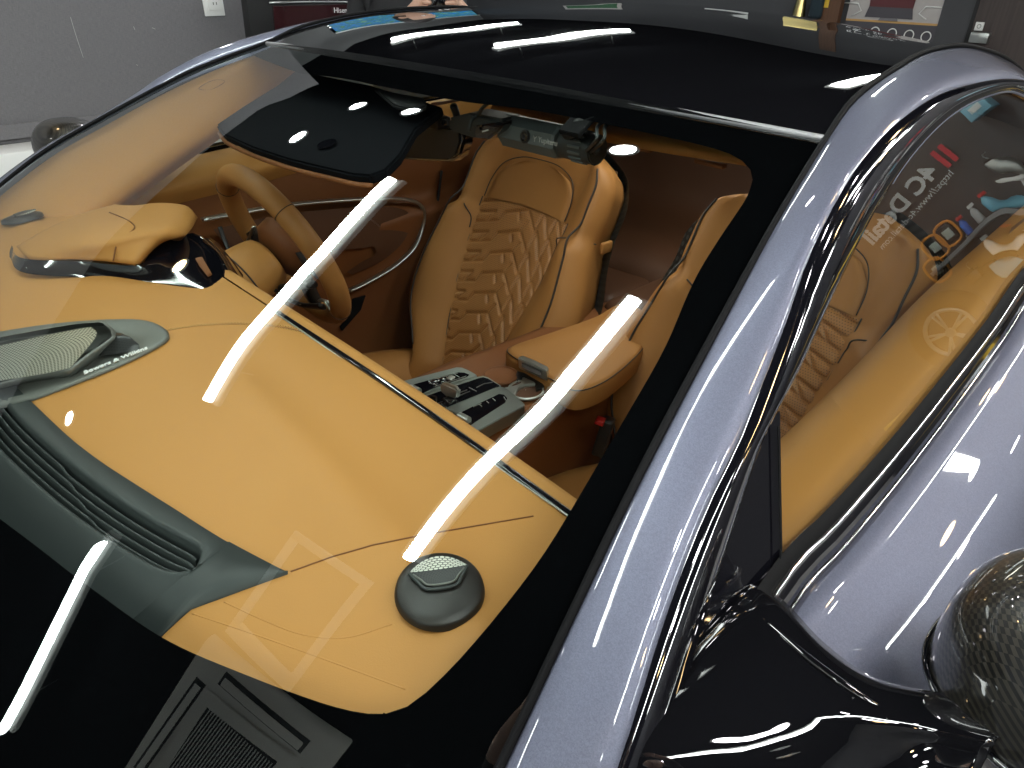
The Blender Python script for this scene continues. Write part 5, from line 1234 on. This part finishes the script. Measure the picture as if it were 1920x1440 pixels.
for i, (x_, z_, w_, h_, mm_, nm, lb) in enumerate([(1.88, 1.06, .10, .14, 'plastic', 'charger_box', 'black charger box below the work lamps, mirrored in the door glass'),
        (1.70, 1.02, .05, .08, 'white', 'wax_tin', 'white wax tin on the wall ledge, mirrored in the door glass'), (1.58, 1.34, .04, .10, 'satin', 'air_gun', 'bright metal air gun hanging on the wall, mirrored in the door glass'),
        (1.98, .98, .08, .06, 'carbon', 'tool_pouch', 'dark tool pouch under the shelf, mirrored in the door glass'), (1.86, .93, .05, .09, 'paleblue', 'cloth_pack', 'pale blue cloth pack under the shelf, mirrored in the door glass')]):
    e_ = empty(nm, (x_, 3.44, z_-h_/2)); tag(e_, lb, nm.replace('_', ' '))
    at(box('body', (x_, 3.43, z_), (w_, .06, h_), M[mm_], None, bev=.008), e_); at(box('cap', (x_+.004, 3.42, z_+h_/2+.006), (w_*.5, .03, .014), M['plastic'], None, bev=.003), e_)
    at(tube('hook', [V((x_, 3.44, z_+h_/2+.01)), V((x_+.01, 3.45, z_+h_/2+.04)), V((x_, 3.48, z_+h_/2+.05))], .003, M['satin'], None, n=8, k=6), e_)

# ------------------------------------------------------------------ people
M['trousers'] = mat('dark_trousers', (.02, .022, .03), .85); M['hair'] = mat('black_hair', (.010, .008, .007), .55); M['sleeve'] = mat('charcoal_sleeve', (.02, .02, .022), .85, bump=('noise', 300, .3, .001))
def person(name, label, J, hands, group=None):
    """one skinned body: J maps joint names to points; hands = list of (wrist, palm, finger chains)"""
    e = empty(name, (J['pelvis'][0], J['pelvis'][1], 0)); tag(e, label, 'person', group)
    bm = bmesh.new(); sl = bm.verts.layers.skin.verify(); vm = {}
    def add(k, p, r, root=False):
        v = bm.verts.new(V(p)); v[sl].radius = (r, r) if not isinstance(r, tuple) else r; v[sl].use_root = root; vm[k] = v; return v
    R = dict(pelvis=(.15, .11), belly=(.14, .105), chest=(.165, .12), neck0=(.07, .07), neck=.055, shL=.068, shR=.068, elL=.045, elR=.045, wrL=.028, wrR=.028, hipL=.09, hipR=.09, knL=.06, knR=.06, anL=.042, anR=.042, toL=.035, toR=.035)
    for k_, r_ in R.items(): add(k_, J[k_], r_, k_ == 'pelvis')
    for a_, b_ in (('pelvis', 'belly'), ('belly', 'chest'), ('chest', 'neck0'), ('neck0', 'neck'), ('chest', 'shL'), ('shL', 'elL'), ('elL', 'wrL'), ('chest', 'shR'), ('shR', 'elR'), ('elR', 'wrR'),
                   ('pelvis', 'hipL'), ('hipL', 'knL'), ('knL', 'anL'), ('anL', 'toL'), ('pelvis', 'hipR'), ('hipR', 'knR'), ('knR', 'anR'), ('anR', 'toR')):
        bm.edges.new((vm[a_], vm[b_]))
    for hi, (side, palm, fingers) in enumerate(hands):
        pv = add('palm'+side, palm, (.030, .016)); bm.edges.new((vm['wr'+side], pv))
        for fi, ch in enumerate(fingers):
            prev = pv
            for ci, p in enumerate(ch):
                v = add(f'f{side}{fi}{ci}', p, (.0095, .0088, .008, .0072)[min(ci, 3)]); bm.edges.new((prev, v)); prev = v
    me = bpy.data.meshes.new('body'); bm.to_mesh(me); bm.free()
    o = bpy.data.objects.new('body', me); S.collection.objects.link(o)
    sk = o.modifiers.new('skin', 'SKIN'); sk.use_smooth_shade = True; sb = o.modifiers.new('sub', 'SUBSURF'); sb.levels = 2; sb.render_levels = 2
    bpy.context.view_layer.update()
    m2 = bpy.data.meshes.new_from_object(o.evaluated_get(bpy.context.evaluated_depsgraph_get())); bpy.data.objects.remove(o); bpy.data.meshes.remove(me)
    m2.materials.clear(); o = link('body', m2, [M['skin'], M['shirt'], M['trousers']], None)
    jt = {k_: V(p) for k_, p in J.items()}
    def seg(p, a_, b_):
        ab = b_-a_; t = max(0, min(1, (p-a_).dot(ab)/ab.length_squared)); return (p-a_-ab*t).length
    fz = [V(pl_) for _, pl_, _ in hands]
    for f in m2.polygons:
        p = f.center; d = {'s': min(seg(p, jt['neck0'], jt['neck']), min((p-q).length for q in fz)*.55 if fz else 9, min(seg(p, jt['wrL'], fz[0]) if fz else 9, seg(p, jt['wrR'], fz[-1]) if fz else 9)),
            'c': min(seg(p, jt['belly'], jt['chest'])-.06, seg(p, jt['chest'], jt['neck0'])-.035, *[min(seg(p, jt['sh'+q], jt['el'+q]), seg(p, jt['el'+q], jt['wr'+q]), seg(p, jt['chest'], jt['sh'+q])) for q in 'LR']),
            't': min(seg(p, jt['pelvis'], jt['hipL'])-.05, seg(p, jt['hipL'], jt['knL']), seg(p, jt['knL'], jt['anL']), seg(p, jt['hipR'], jt['knR']), seg(p, jt['knR'], jt['anR']), seg(p, jt['anL'], jt['toL']), seg(p, jt['anR'], jt['toR']))}
        k_ = min(d, key=d.get); f.material_index = {'s': 0, 'c': 1, 't': 2}[k_]
    at(o, e)
    # head with face, ears and hair
    hc = jt['neck']+jt['look']*.028+V((0, 0, .115)); fx = jt['look'].normalized(); side = fx.cross(V((0, 0, 1))).normalized(); up = side.cross(fx)
    G = []
    for j in range(29):
        th = math.pi*j/28; row = []
        for i in range(36):
            ph = 2*math.pi*i/36; lx, ly, lz = math.sin(th)*math.cos(ph), math.sin(th)*math.sin(ph), math.cos(th)
            a_, b_, c_ = .098, .076, .122
            jaw = 1-.28*max(0, -lz)**1.3; fr_ = lx*a_*(1.0 if lx < 0 else .95); y_ = ly*b_*jaw; z_ = lz*c_
            if lx > 0:
                fr_ *= (1-.10*max(0, -lz))
                nose = math.exp(-(y_/.013)**2)*math.exp(-((z_+.022)/.026)**2)*.024; brow = math.exp(-((z_-.022)/.012)**2)*.004
                eye = -.008*sum(math.exp(-((y_-q*.031)/.014)**2-((z_-.004)/.011)**2) for q in (-1, 1)); lips = .006*math.exp(-(y_/.022)**2)*(math.exp(-((z_+.056)/.006)**2)+math.exp(-((z_+.068)/.007)**2)); chin = .008*math.exp(-(y_/.02)**2-((z_+.1)/.02)**2)
                fr_ += nose+brow+eye+lips+chin
            row.append(hc+fx*fr_+side*y_+up*z_)
        G.append(row)
    bm = bmesh.new(); add_grid(bm, G, True); bmesh.ops.remove_doubles(bm, verts=bm.verts, dist=1e-5); bmesh.ops.recalc_face_normals(bm, faces=bm.faces); at(from_bm('head', bm, M['skin']), e)
    for q in (-1, 1):
        at(cyl('ear', hc+side*(q*.075)-fx*.005+up*.0, side, .026, .012, M['skin'], None, n=20, bev=.004), e)
        bm = bmesh.new(); bmesh.ops.create_uvsphere(bm, u_segments=16, v_segments=10, radius=.0115, matrix=Matrix.Translation(hc+fx*.079+side*(q*.031)+up*.004)); at(from_bm('eye', bm, M['white']), e)
        bm = bmesh.new(); bmesh.ops.create_uvsphere(bm, u_segments=12, v_segments=8, radius=.0058, matrix=Matrix.Translation(hc+fx*.0865+side*(q*.031)+up*.004)); at(from_bm('iris', bm, M['piano']), e)
    G = []
    for j in range(15):
        th = math.pi*.60*j/14; row = []
        for i in range(37):
            ph = 2*math.pi*i/36; lx, ly, lz = math.sin(th)*math.cos(ph), math.sin(th)*math.sin(ph), math.cos(th)
            k_ = 1.07 if not (lx > .25 and lz < .55) else .90
            row.append(hc-fx*.004+fx*(lx*.098*k_)+side*(ly*.076*k_)+up*(lz*.122*1.06))
        G.append(row)
    at(loft('hair', G, M['hair'], None, nu=37, straight=True), e)
    return e
# photographer beside the near front wing, phone held out over the windscreen
cz = V(CAMP); fwd = V(_f); rgt = V(_r)
ph = empty('mobile_phone', cz-fwd*.012); tag(ph, 'slim dark mobile phone held out flat in the photographer\'s hands', 'phone')
rotp = Matrix((rgt, rgt.cross(fwd)*-1, -fwd)).transposed()
pc_ = cz-fwd*.014-rgt*.055
at(box('case', pc_, (.150, .072, .008), M['plastic'], None, bev=.003, rot=Matrix((V(RM[0]), V(RM[1]), -V(RM[2]))).transposed()), ph)
at(box('display', pc_-fwd*.0045, (.142, .066, .001), M['piano'], None, rot=Matrix((V(RM[0]), V(RM[1]), -V(RM[2]))).transposed()), ph)
ux, uy = V(RM[0]), V(RM[1])
def grip(end, sgn):      # fingers wrapped round one short end of the phone
    c = pc_+ux*(sgn*.078); out = []
    for i in range(4):
        b = c+ux*(sgn*.012)+uy*(.026-.017*i)
        L_ = (.9, 1.0, .95, .8)[i]
        out.append([b-fwd*.010, b+fwd*.012-ux*(sgn*.004*L_), b+fwd*.019-ux*(sgn*.024*L_), b+fwd*.016-ux*(sgn*.042*L_)])
    out.append([c+ux*(sgn*.008)+uy*.030-fwd*.026, c-ux*(sgn*.014)+uy*.026-fwd*.022, c-ux*(sgn*.036)+uy*.018-fwd*.016])
    return c+ux*(sgn*.034)-fwd*.030-uy*.012, out
pL, fL = grip(0, -1); pR, fR = grip(0, 1)
bx_, by_ = 1.36, -1.12
PJ = dict(pelvis=(bx_, by_, .93), belly=(bx_-.01, by_+.01, 1.08), chest=(bx_-.03, by_+.03, 1.29), neck0=(bx_-.045, by_+.045, 1.44), neck=(bx_-.06, by_+.06, 1.49), shL=(bx_-.17, by_-.10, 1.385), shR=(bx_+.10, by_+.17, 1.385),
          elL=(bx_-.33, by_+.03, 1.20), elR=(bx_-.07, by_+.30, 1.20), wrL=tuple(pL-ux*.035-fwd*.045-uy*.02), wrR=tuple(pR+ux*.035-fwd*.045-uy*.02), hipL=(bx_-.07, by_-.06, .89), hipR=(bx_+.06, by_+.07, .89), knL=(bx_-.08, by_-.06, .49), knR=(bx_+.07, by_+.08, .49),
          anL=(bx_-.07, by_-.07, .085), anR=(bx_+.08, by_+.07, .085), toL=(bx_-.20, by_+.05, .04), toR=(bx_-.05, by_+.20, .04), look=V((-.68, .65, -.25)))
person('person', 'photographer in a black shirt holding out a phone beside the front wing', PJ, [('L', pL, fL), ('R', pR, fR)])
# visitor behind the roof, also holding up a phone
c0 = V(CAMP)+V(ray(752, -42))*3.5
def rel(dx, dz, dd=0): return tuple(c0+V(_r)*dx+V((0, 0, dz))+V((_f[0], _f[1], 0)).normalized()*dd)
hp = V(CAMP)+V(ray(822, 2))*3.15; vx, vd = V(_r), V((_f[0], _f[1], 0)).normalized()
def grip2(sgn):
    c = hp+vx*(sgn*.055); out = []
    for i in range(4): out.append([c+V((0, 0, .03-.017*i))+vx*(sgn*.012), c+V((0, 0, .032-.018*i))-vx*(sgn*.008)-vd*.012, c+V((0, 0, .030-.018*i))-vx*(sgn*.030)-vd*.014])
    out.append([c+V((0, 0, .045))+vd*.012, c+V((0, 0, .052))-vx*(sgn*.02)+vd*.014])
    return c+vx*(sgn*.045)+V((0, 0, -.025)), out
qL, gL = grip2(-1); qR, gR = grip2(1)
z0 = c0.z
PJ2 = dict(pelvis=(c0.x, c0.y, z0-.52), belly=(c0.x, c0.y, z0-.36), chest=(c0.x, c0.y, z0-.15), neck0=(c0.x, c0.y, z0), neck=tuple(c0+V((.02, -.02, .06))), shL=rel(-.19, -.05), shR=rel(.19, -.05), elL=rel(-.20, -.32, -.05), elR=rel(.32, -.28, -.12),
           wrL=tuple(qL-vx*.04+V((0, 0, -.05))+vd*.02), wrR=tuple(qR+vx*.04+V((0, 0, -.05))+vd*.02), hipL=rel(-.09, -.57), hipR=rel(.09, -.57), knL=rel(-.10, -.80, -.25), knR=rel(.10, -.80, -.25), anL=(*rel(-.10, 0, -.2)[:2], .09), anR=(*rel(.10, 0, -.2)[:2], .09), toL=(*rel(-.11, 0, -.36)[:2], .05), toR=(*rel(.11, 0, -.36)[:2], .05), look=(vx*.8-vd*.5+V((0, 0, -.2))))
person('person', 'person in a black shirt behind the roof lifting a phone in both hands', PJ2, [('L', qL, gL), ('R', qR, gR)])
mp2 = empty('mobile_phone', hp); tag(mp2, 'dark mobile phone lifted by the person behind the roof', 'phone')
at(box('case', hp, (.075, .009, .15), M['piano'], None, bev=.003, rot=Matrix((vx, vd, V((0, 0, 1)))).transposed()), mp2)
at(box('display', hp+vd*.005, (.068, .001, .14), M['plastic'], None, rot=Matrix((vx, vd, V((0, 0, 1)))).transposed()), mp2)
